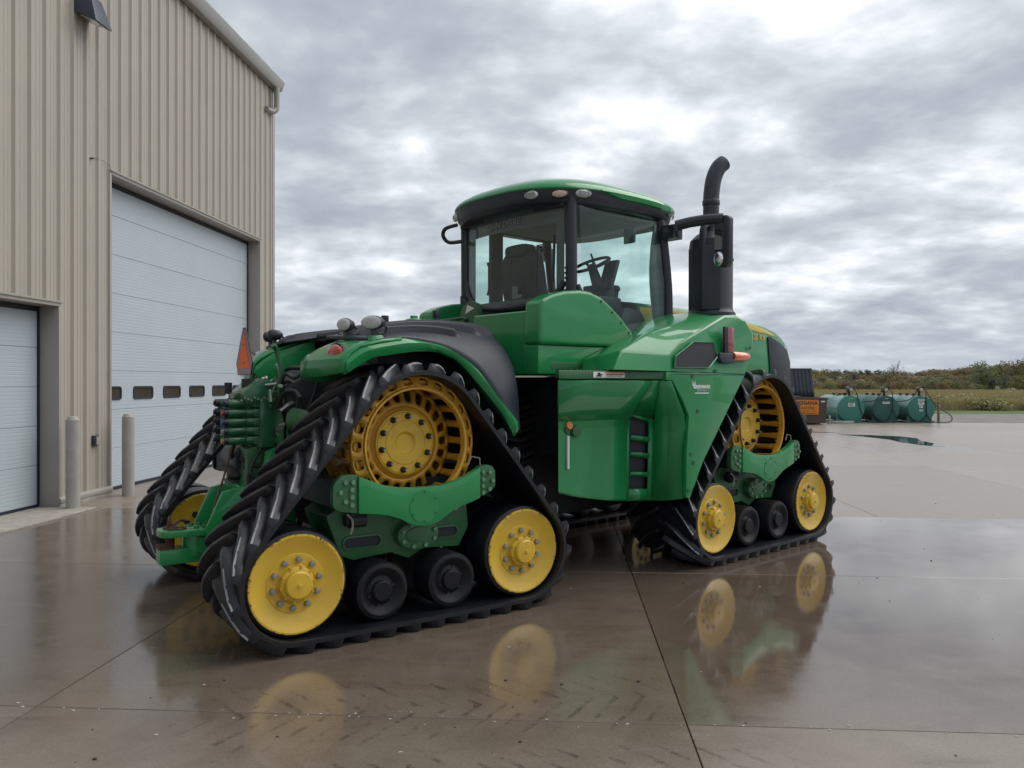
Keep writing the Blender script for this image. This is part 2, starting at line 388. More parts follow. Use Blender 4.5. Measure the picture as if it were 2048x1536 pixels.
# field, gravel strip and mown grass beyond the yard
def earth_mat(name, cols, scale, bump=.5):
    m = bpy.data.materials.new(name); m.use_nodes = True; t = m.node_tree; t.nodes.clear(); k = NT(t)
    p = k.n('ShaderNodeBsdfPrincipled'); o = k.n('ShaderNodeOutputMaterial'); t.links.new(p.outputs[0], o.inputs[0])
    pos = k.n('ShaderNodeNewGeometry').outputs['Position']
    n1 = k.noise(pos, scale, 10, .7, .2); n2 = k.noise(pos, scale * 14, 5, .7)
    c = k.ramp(n1, [(.25 + .5 * i / (len(cols)-1), c) for i, c in enumerate(cols)])
    c = k.mix(1.0, c, k.ramp(n2, [(.3, (.7, .7, .7)), (.7, (1.3, 1.3, 1.3))]), 'MULTIPLY')
    k.set(p.inputs['Base Color'], c); p.inputs['Roughness'].default_value = .9
    b = k.n('ShaderNodeBump'); b.inputs['Strength'].default_value = bump; b.inputs['Distance'].default_value = .03; k.set(b.inputs['Height'], n2); t.links.new(b.outputs[0], p.inputs['Normal'])
    return m
FIELD = earth_mat('autumn_field', [(.07, .068, .03), (.105, .095, .045), (.085, .085, .035)], .12)
GRAVEL = earth_mat('grey_gravel', [(.13, .125, .115), (.21, .20, .185), (.27, .255, .23)], 1.2, .9)
MOWN = earth_mat('mown_grass', [(.045, .085, .018), (.075, .12, .028), (.11, .13, .04)], .8)
sheet('ground', [(-1500, -400), (1500, -400), (1500, 2200), (-1500, 2200)], -.42, FIELD)
bm = NB(); box(bm, -60, 110, 34.6, 45.0, -.40, -.025); structure(part('gravel_strip', bm, GRAVEL, None, Matrix.Rotation(GA, 4, 'Z')))
bm = NB(); box(bm, -60, 140, 45.0, 52, -.40, -.06); structure(part('grass_verge', bm, MOWN, None, Matrix.Rotation(GA, 4, 'Z')))
bm = NB(); loft(bm, [[(x, y, z + .5 * noise.noise(Vector((x * .02, y * .02, 0)))) for x in range(-700, 1100, 40)] for y, z in ((52, -.3), (110, -.3), (180, .1), (240, .9), (300, 3.0), (420, 5.0), (600, 6.0))])
structure(part('field_rise', bm, FIELD))

# crumbs of mud and pebbles on the concrete
bm = NB()
for q in range(95):
    x = rnd.uniform(.6, 9); y = rnd.uniform(3.6, 11.5)
    if rnd.random() < .25: x, y = rnd.uniform(-3, 1), rnd.uniform(3.4, 4.6)
    s = rnd.choice((.003, .004, .005, .006, .009))
    r_ = bmesh.ops.create_icosphere(bm, subdivisions=1, radius=s)
    for v in r_['verts']: v.co = Vector((v.co.x * rnd.uniform(.8, 1.6) + x, v.co.y + y, v.co.z * .7 + s * .3))
structure(part('pebbles', bm, mat('mud_crumbs', (.035, .03, .026), .8, var=.4, vscale=300)), 'stuff')

bm = NB()
for q in range(90):
    if q % 2: x = rnd.uniform(-3, 3); y = 4.0 - .062 * x + rnd.gauss(0, .035)
    else: x = rnd.uniform(-2, 8); y = rnd.uniform(3.4, 9)
    s = rnd.choice((.003, .004, .005, .007)); r_ = bmesh.ops.create_icosphere(bm, subdivisions=1, radius=s)
    for v in r_['verts']: v.co = Vector((v.co.x * rnd.uniform(.8, 2.2) + x, v.co.y + y, v.co.z * .5 + s * .2))
structure(part('pale_grit', bm, mat('pale_concrete_crumbs', (.42, .39, .35), .8, var=.3, vscale=300)), 'stuff')

# ================================================================== BUILDING
SID = mat('beige_ribbed_steel', (.40, .365, .312), .42, var=.045, vscale=1.3, rvar=.05, dust=.05, dustcol=(.30, .27, .23, 1), bump=.03, bscale=12)
TRIM = mat('beige_trim_steel', (.33, .31, .28), .42, var=.05, vscale=2, dust=.08, dustcol=(.26, .23, .2, 1))
DOORM = mat('white_insulated_door', (.44, .50, .548), .40, var=.03, vscale=1.2, dust=.05, dustcol=(.5, .5, .48, 1))
SEAL = mat('black_rubber_seal', (.015, .018, .028), .6)
PANE = mat('dark_door_glass', (.045, .043, .042), .08, var=.3, vscale=2)
GUT = mat('grey_gutter_steel', (.36, .36, .35), .45, var=.06, vscale=4)
SOFF = mat('soffit_steel', (.34, .34, .33), .5, var=.05, vscale=3)
CONCB = mat('footing_concrete', (.34, .31, .27), .8, var=.25, vscale=6, bump=.4, bscale=50)
LT = mat('dark_bronze_fixture', (.035, .045, .07), .4, var=.2)
LTL = mat('fixture_prism_glass', (.55, .57, .55), .3, coat=1, var=.15, vscale=60, bump=.6, bscale=90)

bld = empty('steel_building', (-6.1, 10.74, 0), R(90) - .0742)
tag(bld, 'beige ribbed steel shed with white sectional doors and a gutter along the eave', 'building')
WALL_T, CORN, DL0, DL1, DLZ, DR0, DR1, DRZ, S0 = 8.42, 7.68, -4.1, -.06, 2.70, 1.17, 6.86, 4.78, -16.0
def rib_profile(s0, s1):
    """section of ribbed sheet between two stations: one major rib per 0.29 m, two pencil ribs between"""
    p = .29; pts = []
    i = math.floor(s0 / p) - 1
    while i * p < s1 + p:
        b = i * p
        for ds, h in ((-.052, 0), (-.026, -.034), (.026, -.034), (.052, 0), (.098, 0), (.106, -.005), (.126, -.005), (.134, 0), (.170, 0), (.178, -.005), (.198, -.005), (.206, 0)):
            pts.append((b + ds, h))
        i += 1
    pts.sort(); out = []
    def at(s):
        for a, b in zip(pts, pts[1:]):
            if a[0] <= s <= b[0]: return a[1] + (b[1]-a[1]) * (s-a[0]) / max(1e-9, b[0]-a[0])
        return 0
    out = [(s0, at(s0))] + [q for q in pts if s0 + 1e-4 < q[0] < s1 - 1e-4] + [(s1, at(s1))]
    return out
def siding(s0, s1, z0, z1):
    a = s0; W = .87
    while a < s1 - 1e-3:
        b = min(s1, (math.floor((a + .1) / W + 1e-6) + 1) * W - .1)
        if s1 - b < .12: b = s1
        bm = NB(); pr = rib_profile(a, b)
        loft(bm, [[(s, h, z0) for s, h in pr], [(s, h, z1) for s, h in pr]])
        part('siding_panel', bm, SID, bld, ang=12)
        a = b
siding(S0, DL0 - .001, .13, WALL_T); siding(DL0, DL1, DLZ + .05, WALL_T); siding(DL1, DR0, .13, WALL_T)
siding(DR0, DR1, DRZ + .05, WALL_T); siding(DR1, CORN, .13, WALL_T)
bm = NB(); pr = rib_profile(0, 24)
loft(bm, [[(CORN - h, s + .02, .13) for s, h in pr], [(CORN - h, s + .02, WALL_T) for s, h in pr]]); part('end_wall', bm, SID, bld, ang=12)
bm = NB(); box(bm, S0, DL0 - .1, .06, .24, .0, WALL_T); box(bm, DL1 + .06, DR0 - .06, .06, .24, .0, WALL_T); box(bm, DR1 + .06, CORN - .06, .06, .24, 0, WALL_T)
box(bm, DL0 - .1, DL1 + .06, .06, .24, DLZ + .07, WALL_T - .02); box(bm, DR0 - .06, DR1 + .06, .06, .24, DRZ + .07, WALL_T - .03); box(bm, S0, CORN - .06, .24, 24, WALL_T - .4, WALL_T - .1)
part('wall_core', bm, TRIM, bld)
# corner trim, base trim, footing
bm = NB(); prism(bm, [(CORN - .10, -.040), (CORN + .042, -.040), (CORN + .042, .12), (CORN + .035, .12), (CORN + .035, -.033), (CORN - .10, -.033)], 'z', .10, WALL_T); part('corner_trim', bm, TRIM, bld, bev=.003)
for a, b in ((S0, DL0 - .02), (DL1, DR0), (DR1, CORN)):
    bm = NB(); prism(bm, [(-.062, .105), (-.038, .14), (.02, .14), (.02, .06), (-.062, .06)], 'x', a + .004, b - .004); part('base_trim', bm, TRIM, bld, bev=.003)
    bm = NB(); box(bm, a + .01, b - .01, -.05, .2, -.02, .058); part('footing', bm, CONCB, bld, bev=.006)
# framed openings: jambs, header
def opening(s0, s1, zt, dep):
    for s, q in ((s0, 1), (s1, -1)):
        bm = NB(); box(bm, min(s, s + q*-.05), max(s, s + q*-.05), -.036, dep, 0, zt + .05)
        part('jamb_trim', bm, TRIM, bld, bev=.004)
    bm = NB(); box(bm, s0 + .002, s1 - .002, -.039, dep, zt, zt + .06); part('header_trim', bm, TRIM, bld, bev=.004)
    bm = NB(); box(bm, s0 - .05, s1 + .05, -.055, -.040, zt + .045, zt + .075); part('drip_cap', bm, TRIM, bld, bev=.003)
opening(DL0, DL1, DLZ, .27); opening(DR0, DR1, DRZ, .27)
def door(name, s0, s1, zt, d, ph, wins, wz):
    """sectional door: each section a panel with a recessed joint and fine pressed lines"""
    root = empty(name, (0, 0, 0)); root.parent = bld
    bm = NB(); box(bm, s0, s1, d + .045, d + .06, .05, zt); part('door_core', bm, SEAL, root)
    z = .045; n = 0
    while z < zt - .02:
        zb = min(z + ph, zt)
        bm = NB(); rows = [(z + .0015, .005), (z + .007, .0)]
        q = z + .05
        while q < zb - .045: rows += [(q, 0), (q + .003, .0012), (q + .011, .0012), (q + .014, 0)]; q += .05
        rows += [(zb - .007, 0), (zb - .0015, .005)]
        loft(bm, [[(s0, d + h, zz), (s1, d + h, zz)] for zz, h in rows])
        part('door_section', bm, DOORM, root, ang=20)
        z = zb; n += 1
    for s in wins:
        bm = NB(); a, b, z0, z1, rr = s, s + .62, wz, wz + .22, .05
        def rrect(a, b, z0, z1, rr, n=4):
            o = []
            for cx, cz, a0 in ((b-rr, z1-rr, 0), (a+rr, z1-rr, 90), (a+rr, z0+rr, 180), (b-rr, z0+rr, 270)):
                o += [(cx + rr*math.cos(R(a0 + 90*i/n)), cz + rr*math.sin(R(a0 + 90*i/n))) for i in range(n+1)]
            return o
        A, B, Cc = rrect(a, b, z0, z1, rr), rrect(a+.006, b-.006, z0+.006, z1-.006, rr), rrect(a+.035, b-.035, z0+.03, z1-.03, rr*.7)
        loft(bm, [[(x, d + .004, y) for x, y in A], [(x, d - .016, y) for x, y in B], [(x, d - .014, y) for x, y in Cc], [(x, d + .002, y) for x, y in Cc]], closed=True)
        part('window_frame', bm, SEAL, root, ang=50)
        bm = NB(); v = [bm.verts.new((x, d - .002, y)) for x, y in Cc]; bm.faces.new(v); part('window_pane', bm, PANE, root)
    bm = NB(); box(bm, s0, s1, d - .01, d + .04, .003, .05); part('bottom_seal', bm, SEAL, root)
    bm = NB(); box(bm, s0, s1, d - .014, d + .04, zt - .07, zt + .0); part('top_seal', bm, SEAL, root)
    bm = NB(); box(bm, s1 - .035, s1, d - .016, d + .04, .05, zt - .07); part('side_seal', bm, SEAL, root)
    return root
door('sectional_door', DR0 + .002, DR1 - .002, DRZ - .002, .25, .605, [1.29 + .96*i - .003*i for i in range(6)], 1.40)
door('sectional_door', DL0 + .002, DL1 - .002, DLZ - .002, .25, .525, [], 1.4)
# apron strip along the doors
bm = NB(); box(bm, DL0 - .3, DL1 + .02, -.55, .3, -.02, .012); part('door_apron', bm, CONCB, bld, bev=.004)
# eave: soffit, fascia, gutter, roof
OV = .10; E0, E1 = S0, CORN + .13
bm = NB(); box(bm, E0, E1, -OV, .05, WALL_T + .003, WALL_T + .03); part('soffit', bm, SOFF, bld)
bm = NB(); prism(bm, [(-OV - .13, WALL_T + .22), (-OV - .145, WALL_T + .2), (-OV - .13, WALL_T + .14), (-OV - .10, WALL_T + .05), (-OV - .06, WALL_T - .012), (-OV + .02, WALL_T - .012), (-OV + .02, WALL_T + .19), (-OV - .115, WALL_T + .19)], 'x', E0, E1); part('gutter', bm, GUT, bld, bev=.006)
bm = NB(); box(bm, E0, E1 + .003, -OV + .021, -OV + .05, WALL_T - .03, WALL_T + .24); part('fascia', bm, TRIM, bld, bev=.004)
bm = NB(); prism(bm, [(-OV - .04, WALL_T + .225), (-OV - .04, WALL_T + .25), (14, WALL_T + .25 + 1.6), (28, WALL_T + .25), (28, WALL_T + .2), (14, WALL_T + 1.8)], 'x', E0, E1 + .02); part('roof', bm, GUT, bld)
# downspout: short drop with an elbow back to the wall
bm = NB(); tube(bm, [(7.52, -.16, WALL_T - .005), (7.52, -.16, 8.02), (7.50, -.15, 7.90), (7.42, -.10, 7.83), (7.28, -.06, 7.82), (7.18, -.045, 7.82)], .062, 12, sub=5); part('downspout', bm, TRIM, bld)
# conduit nub with wire tail
bm = NB(); cyl(bm, (.69, 0, 4.89), (.69, -.05, 4.89), .014, n=8); tube(bm, [(.69, -.04, 4.89), (.8, -.03, 4.92), (.95, -.03, 4.93), (1.12, -.05, 4.88)], .003, 5, sub=3); part('conduit_nub', bm, LT, bld)

# wall pack lamp on the wall, above and between the doors
lp = empty('wall_lamp', (0, 0, 0)); lp.matrix_world = Matrix.Translation((-6.1, 10.74, 0)) @ Matrix.Rotation(R(90) - .0742, 4, 'Z') @ Matrix.Translation((.46, -.036, 6.80))
tag(lp, 'dark bronze wedge shaped wall lamp high on the beige siding', 'lamp')
bm = NB(); hexa(bm, [(-.20, 0, 0), (.20, 0, 0), (.20, -.32, -.13), (-.20, -.32, -.13), (-.20, 0, .32), (.20, 0, .32), (.13, -.20, .26), (-.13, -.20, .26)]); part('housing', bm, LT, lp, bev=.012)
bm = NB(); hexa(bm, [(-.15, -.06, -.034), (.15, -.06, -.034), (.15, -.27, -.119), (-.15, -.27, -.119), (-.15, -.06, -.022), (.15, -.06, -.022), (.15, -.27, -.107), (-.15, -.27, -.107)]); part('lens', bm, LTL, lp)
# small outlet box low on the wall
ob = empty('outlet_box'); ob.matrix_world = Matrix.Translation((-6.1, 10.74, 0)) @ Matrix.Rotation(R(90) - .0742, 4, 'Z') @ Matrix.Translation((.77, -.002, .84))
tag(ob, 'small weathered outlet box with cover low on the beige wall', 'outlet')
bm = NB(); box(bm, -.055, .055, -.05, 0, -.075, .075); part('back_box', bm, LT, ob, bev=.008)
bm = NB(); box(bm, -.035, .04, -.075, -.051, -.06, .055); part('cover', bm, TRIM, ob, bev=.01)

# bollards
BOL = mat('grey_bollard_paint', (.36, .345, .32), .5, var=.10, vscale=4, dust=.25, dustcol=(.22, .2, .17, 1), bump=.1, bscale=30)
def bollard(x, y, r, h, label):
    o = empty('bollard', (x, y, 0)); tag(o, label, 'bollard', 'bollards before the building')
    bm = NB(); rev(bm, [(r, -.03), (r, h - .02), (r - .006, h - .012), (r - .012, h - .01)], axis='z', n=32); part('post', bm, BOL, o)
    bm = NB(); rev(bm, [(r - .013, h - .012), (r - .02, h + .012), (r * .6, h + .026), (0, h + .032)], axis='z', n=32); part('cap', bm, BOL, o)
bollard(-5.85, 10.62, .088, 1.20, 'grey steel bollard nearest the viewer, before the narrow strip of siding')
bollard(-5.70, 11.84, .086, 1.19, 'grey steel bollard standing before the big white door')

# ================================================================== FUEL TANKS, DUMPSTER
TANKM = [mat('teal_tank_paint', (.024, .205, .155), .36, coat=.3, coat_r=.2, var=.12, vscale=2, dust=.15, dustcol=(.10, .15, .12, 1)),
         mat('weathered_teal_tank_paint', (.019, .105, .090), .5, var=.4, vscale=1.6, dust=.55, dustcol=(.045, .06, .055, 1)),
         mat('teal_tank_paint_darker', (.020, .160, .128), .38, coat=.3, coat_r=.2, var=.15, vscale=2, dust=.15, dustcol=(.08, .12, .1, 1))]
HOSE = mat('black_fuel_hose', (.012, .012, .014), .5, var=.2, vscale=10)
PUMPD = mat('pump_dark_red_iron', (.055, .030, .032), .55, var=.4, vscale=20)
PUMPW = mat('pump_grey_casting', (.42, .42, .40), .5, var=.2, vscale=20)
def tank(x, y, i, label, decals, hoses):
    o = empty('fuel_tank', (x, y, 0), GA); tag(o, label, 'fuel tank', 'fuel tanks in a row')
    m = TANKM[i]; r, L, zc = .555, 3.0, .585
    bm = NB(); rev(bm, [(0, -.015), (r - .04, -.012), (r - .012, -.004), (r - .004, .02), (r + .004, .03), (r, .05), (r, L*.5), (r + .003, L*.5 + .01), (r, L*.5 + .02), (r, L - .05), (r - .03, L), (0, L + .03)], (0, 0, zc), 'y', 56)
    part('tank_shell', bm, m, o, ang=50)
    for yy in (.22, L - .3):
        bm = NB(); prism(bm, [(-.50, -.02), (-.50, .32), (-.43, .26), (-.30, .16), (0, .09), (.30, .16), (.43, .26), (.50, .32), (.50, -.02), (.38, -.02), (.34, .03), (-.34, .03), (-.38, -.02)], 'y', yy - .05, yy + .05); part('saddle', bm, m, o)
    # pump on the top of the near end
    bm = NB(); cyl(bm, (0, .22, zc + r - .02), (0, .22, zc + r + .16), .045); cyl(bm, (0, .22, zc + r + .02), (0, .22, zc + r + .04), .09)
    box(bm, -.10, .10, .10, .32, zc + r + .14, zc + r + .30); pu = part('pump', bm, PUMPD, o, bev=.015)
    bm = NB(); cyl(bm, (.03, .10, zc + r + .24), (.03, .05, zc + r + .24), .075, n=18); cyl(bm, (-.09, .2, zc + r + .3), (-.09, .2, zc + r + .39), .05); box(bm, .1, .17, .14, .26, zc + r + .14, zc + r + .26); part('meter', bm, PUMPW, pu, bev=.008)
    bm = NB(); tube(bm, [(-.1, .1, zc + r + .30), (-.16, .08, zc + r + .42), (0, .06, zc + r + .46), (.13, .08, zc + r + .40), (.15, .12, zc + r + .27)], .016, 6, sub=4); part('pump_bracket', bm, PUMPD, pu)
    for yy in (.75, 1.4, 2.1):
        bm = NB(); cyl(bm, (0, yy, zc + r - .02), (0, yy, zc + r + .05), .06, n=12); cyl(bm, (0, yy, zc + r + .05), (0, yy, zc + r + .085), .085, n=12); part('filler_cap', bm, PUMPD, o, bev=.01)
    for pts in hoses:
        bm = NB(); tube(bm, [(a, b, c) for a, b, c in pts], .019, 8, sub=6); part('hose', bm, HOSE, o)
    for dx, dz, wd, hg in decals:
        bm = NB(); box(bm, dx - wd/2, dx + wd/2, -.020, -.014, zc + dz - hg/2, zc + dz + hg/2); d = part('decal', bm, WHITE, o)
        for q in range(max(1, int(hg / .045))):
            zz = zc + dz + hg/2 - .03 - q*.04
            bm = NB(); box(bm, dx - wd*.38, dx + wd*.36 - (q % 2)*.04, -.0235, -.0205, zz - .009, zz + .009); part('print_line', bm, DECK, d)
    return o
fx = lambda u: (u - 1024) / 1594.1
tank(14.21, 33.4, 0, 'bright teal fuel tank nearest the brown dumpster', [(.02, .17, .28, .15), (0, .43, .12, .03)],
     [[(.12, .1, 1.4), (.20, -.05, 1.28), (.28, -.06, .95), (.42, -.08, .4), (.62, -.10, .1), (.9, -.1, .03), (1.3, -.2, .025)], [(-.5, .3, 1.13), (-.38, .15, 1.2), (-.2, .15, 1.24), (-.05, .2, 1.25)]])
tank(15.68, 33.4, 1, 'weathered dull teal fuel tank, middle of the row of three', [(0, .26, .30, .08), (0, .43, .12, .03)],
     [[(.12, .1, 1.4), (.22, -.05, 1.3), (.24, -.06, .95), (.22, -.06, .5), (.05, -.08, .12), (-.2, -.1, .05)], [(-.1, .1, 1.4), (-.25, .0, 1.2), (-.5, -.1, .95), (-.85, .1, .88), (-1.1, .3, .92)], [(.24, -.06, .6), (.35, -.06, .35), (.42, -.08, .1)]])
tank(17.16, 33.4, 2, 'teal fuel tank farthest right with a hose looping to the ground', [(-.02, .38, .28, .07), (-.02, .24, .24, .13), (-.02, .10, .14, .11), (-.02, -.06, .15, .07)],
     [[(.15, .1, 1.4), (.16, -.04, 1.25), (.18, -.05, .8), (.2, -.05, .4), (.35, -.07, .12), (.6, -.08, .03), (.95, -.12, .03), (1.15, -.1, .08), (1.2, -.08, .25), (1.05, -.02, .42), (.75, .0, .62), (.45, .0, .9), (.25, .02, 1.25), (.18, .1, 1.42)], [(-.1, .1, 1.4), (-.25, .0, 1.22), (-.5, -.05, .98), (-.85, .1, .9), (-1.1, .3, .92)], [(.2, -.05, .35), (0, -.07, .1), (-.3, -.07, .06), (.1, -.09, .03), (.5, -.1, .03)]])
po = empty('guard_post', (18.2, 34.0, -.02)); tag(po, 'weathered grey guard post beside the hose loop of the last tank', 'post')
bm = NB(); rev(bm, [(.055, 0), (.055, .86), (.045, .89), (0, .90)], axis='z', n=16); part('post', bm, mat('weathered_post', (.22, .19, .16), .8, var=.3, vscale=8), po)
bm = NB(); box(bm, -.24, .02, -.06, .06, .83, .86); part('cross_arm', bm, RUST, po, bev=.01)
bm = NB(); box(bm, 12.95, 14.0, 32.6, 32.75, 0, .11); box(bm, 12.98, 13.06, 32.64, 32.7, .11, .34); 
tag(part('loose_timber', bm, mat('grey_timber', (.34, .36, .34), .7, var=.25, vscale=6), None, bev=.01), 'pale grey timber lying beside the dumpster and first tank', 'timber')

DUMP = mat('brown_dumpster_paint', (.075, .052, .048), .55, var=.2, vscale=3, dust=.3, dustcol=(.13, .08, .06, 1), bump=.2, bscale=20)
LID = mat('grey_plastic_lid', (.050, .058, .075), .5, var=.15, vscale=4)
SIGN = mat('orange_sign_print', (.60, .20, .018), .5, var=.08)
dm = empty('dumpster', (11.65, 31.9, 0), GA); tag(dm, 'brown dumpster with its ribbed lid thrown open and an orange sign', 'dumpster')
bm = NB(); rg = lambda x0, x1, y0, y1, z: [(x0, y0, z), (x1, y0, z), (x1, y1, z), (x0, y1, z)]
loft(bm, [rg(-.88, .88, -.02, 1.35, .06), rg(-.93, .93, -.05, 1.45, 1.0), rg(-.97, .97, -.09, 1.49, 1.0), rg(-.97, .97, -.09, 1.49, 1.08), rg(-.90, .90, -.02, 1.42, 1.08), rg(-.85, .85, .03, 1.32, .1)], closed=True); bm.faces.ensure_lookup_table()
v = [bm.verts.new(q) for q in rg(-.86, .86, .0, 1.34, .10)]; bm.faces.new(v); part('bin_body', bm, DUMP, dm, bev=.008)
for x in (-.6, .6):
    bm = NB(); box(bm, x - .08, x + .08, .0, 1.3, 0, .07); part('skid', bm, DUMP, dm)
bm = NB(); box(bm, .92, 1.02, .35, .95, .70, .86); part('side_pocket', bm, DUMP, dm, bev=.01)
for x0 in (-.94, .02):
    bm = NB(); pr = []
    n = 6; wd = .92
    for i in range(n):
        a = x0 + wd * i / n
        pr += [(a + .01, 0), (a + .03, -.028), (a + wd/n - .04, -.028), (a + wd/n - .02, 0)]
    if x0 < -.5: loft(bm, [[(x, 1.48 - zz * 1.28, 1.10 - h) for x, h in pr] for zz in (0, .3, .6, .9, 1.16, 1.22)])
    else: loft(bm, [[(x - zz*.08, 1.50 + h + zz * .10 - (.0 if zz < 1.2 else .03), 1.06 + zz) for x, h in pr] for zz in (0, .3, .6, .9, 1.16, 1.22)])
    part('lid', bm, LID, dm, sol=.02, ang=20)
bm = NB(); box(bm, -.44, .60, -.075, -.06, .40, 1.0)
sg = part('sign', bm, SIGN, dm, bev=.02)
Mx = Matrix.Rotation(R(90), 4, 'X')
link('lettering', text_mesh('MICHIANA', .205, DECK, .001, bold=.006), sg, Matrix.Translation((.06, -.077, .86)) @ Mx)
link('lettering', text_mesh('Recycling', .17, DECK, .001, shear=.35), sg, Matrix.Translation((.08, -.077, .69)) @ Mx)
for x in (-.22, .02, .16, .40):
    bm = NB(); box(bm, x - .015, x + .015, -.077, -.0755, .51, .55); part('sign_mark', bm, DECK, sg)
bm = NB(); box(bm, -.30, .50, -.077, -.0755, .44, .455); part('sign_rule', bm, DECK, sg)
bm = NB(); box(bm, .68, .84, -.065, -.058, .90, .96); part('white_sticker', bm, WHITE, dm)

# ================================================================== TREES
def leaf_mat(name, cols, trans=.25):
    m = bpy.data.materials.new(name); m.use_nodes = True; t = m.node_tree; t.nodes.clear(); k = NT(t)
    g = k.n('ShaderNodeNewGeometry'); p = k.n('ShaderNodeBsdfPrincipled'); o = k.n('ShaderNodeOutputMaterial')
    c = k.ramp(g.outputs['Random Per Island'], [(i / (len(cols)-1), tuple(v * q + .026 for v, q in zip(c, (1.55, 1.75, 1.5)))) for i, c in enumerate(cols)])  # constant lift paints distance haze into the leaf colours
    inf = k.n('ShaderNodeObjectInfo'); c = k.mix(1.0, c, k.ramp(inf.outputs['Random'], [(0, (.75, .75, .8)), (1, (1.2, 1.15, 1.0))]), 'MULTIPLY')
    k.set(p.inputs['Base Color'], c); p.inputs['Roughness'].default_value = .7
    tr = k.n('ShaderNodeBsdfTranslucent'); k.set(tr.inputs[0], c)
    mx = k.n('ShaderNodeMixShader'); mx.inputs[0].default_value = trans; t.links.new(p.outputs[0], mx.inputs[1]); t.links.new(tr.outputs[0], mx.inputs[2]); t.links.new(mx.outputs[0], o.inputs[0])
    return m
BARK = mat('grey_bark', (.09, .078, .065), .85, var=.3, vscale=6, bump=.5, bscale=20)
KINDS = {
 'olive': ('olive green autumn tree', [(.045, .052, .018), (.085, .082, .028), (.13, .105, .035)]),
 'yellow': ('yellowing autumn tree', [(.085, .075, .016), (.17, .125, .022), (.25, .16, .025)]),
 'rust': ('rust brown autumn tree', [(.075, .050, .026), (.125, .078, .036), (.16, .105, .050)]),
 'dark': ('dark evergreen tree', [(.022, .030, .020), (.034, .044, .028), (.05, .058, .035)]),
 'brown': ('faded brown autumn tree', [(.075, .062, .042), (.115, .092, .058), (.15, .12, .07)]),
 'willow': ('grey green loose tree', [(.062, .075, .045), (.095, .105, .06), (.13, .13, .075)])}
def foliage(n, blobs, size, seed):
    r = random.Random(seed); V, F = [], []
    tot = sum(b[3]*b[4]*b[5] for b in blobs)
    for b in blobs:
        for _ in range(int(n * b[3]*b[4]*b[5] / tot)):
            while True:
                d = Vector((r.uniform(-1, 1), r.uniform(-1, 1), r.uniform(-1, 1)))
                if .25 < d.length < 1: break
            d *= d.length ** -.35 * r.uniform(.85, 1.08)
            c = Vector((b[0] + d.x*b[3], b[1] + d.y*b[4], b[2] + d.z*b[5]))
            if c.z < .15: continue
            s = size * r.uniform(.6, 1.4)
            nrm = (d + Vector((r.uniform(-1, 1), r.uniform(-1, 1), r.uniform(-.5, 1)))).normalized(); u = nrm.orthogonal().normalized(); u.rotate(Matrix.Rotation(r.uniform(0, 6.28), 3, nrm)); v = nrm.cross(u)
            i = len(V); V += [c - u*s, c + v*s*.55, c + u*s, c - v*s*.55]; F.append((i, i+1, i+2, i+3))
    return V, F
def mk_tree(kind, seed, h, wd, low=.28, n=1500, leaf=.30):
    r = random.Random(seed); tm = NB()
    tube(tm, [(0, 0, -.4), (r.uniform(-.1, .1), 0, h*.3), (r.uniform(-.3, .3), r.uniform(-.2, .2), h*.62), (r.uniform(-.3, .3), 0, h*.9)], [h*.022, h*.005], 7)
    blobs = []
    nb = 9
    for i in range(nb):
        z = h * (low + (1 - low) * (i + .5) / nb * .92); f = math.sin(math.pi * min(1, .18 + .78 * (i + .5) / nb)) if kind != 'dark' else 1.0 - .8 * i / nb
        a = r.uniform(0, 6.28); q = wd * .32 * f
        c = (math.cos(a)*q, math.sin(a)*q, z)
        rr = wd * .30 * (.55 + .6*f) * r.uniform(.75, 1.15)
        blobs.append((*c, rr, rr, rr * r.uniform(.6, .85)))
        tube(tm, [(0, 0, z * .72), (c[0]*.5, c[1]*.5, z*.9), c], [h*.010, h*.003], 5)
    lab, cols = KINDS[kind]
    if kind + '_leaves' not in MATS: MATS[kind + '_leaves'] = leaf_mat(kind + '_leaves', cols)
    V, F = foliage(n, blobs, leaf, seed)
    me = bpy.data.meshes.new('crown'); me.from_pydata(V, [], F); me.materials.append(MATS[kind + '_leaves'])
    return mesh_of(tm, 'trunk', BARK), me
PROTO = {}
for kk in KINDS: PROTO[kk] = [mk_tree(kk, hash_ + len(kk)*13, 9.0, 8.0 if kk != 'dark' else 6.0) for hash_ in (3, 11)]
def tree(kind, x, y, z0, h, wscale, group, label=None):
    o = empty('tree', (x, y, z0), rnd.uniform(0, 6.28)); s = h / 9.0; o.scale = (s * wscale, s * wscale, s)
    tag(o, label or KINDS[kind][0] + {'far': ' on the skyline, ', 'mid': ' in the middle scrub, ', 'right': ' in the tall clump, '}[group] + where(x, y), 'tree', {'far': 'trees of the distant wood', 'mid': 'trees in the scrub before the wood', 'right': 'tall clump at the right'}[group])
    t, c = rnd.choice(PROTO[kind]); link('trunk', t, o); link('crown', c, o)
    return o
def where(x, y):
    u = 1024 + 1594 * x / y
    for lim, t in ((1560, 'hidden part of the wood behind the tractor'), (1600, 'wood behind the dumpster lid'), (1655, 'wood above the dumpster'), (1700, 'wood left of the first tank pump'), (1735, 'wood above the first tank'), (1772, 'wood left of the middle tank pump'), (1808, 'wood above the middle tank'), (1843, 'wood left of the last tank pump'), (1876, 'wood above the last tank'), (1915, 'wood just right of the guard post'), (1952, 'wood left of the thin right pole'), (9999, 'wood at the right edge')):
        if u < lim: return t
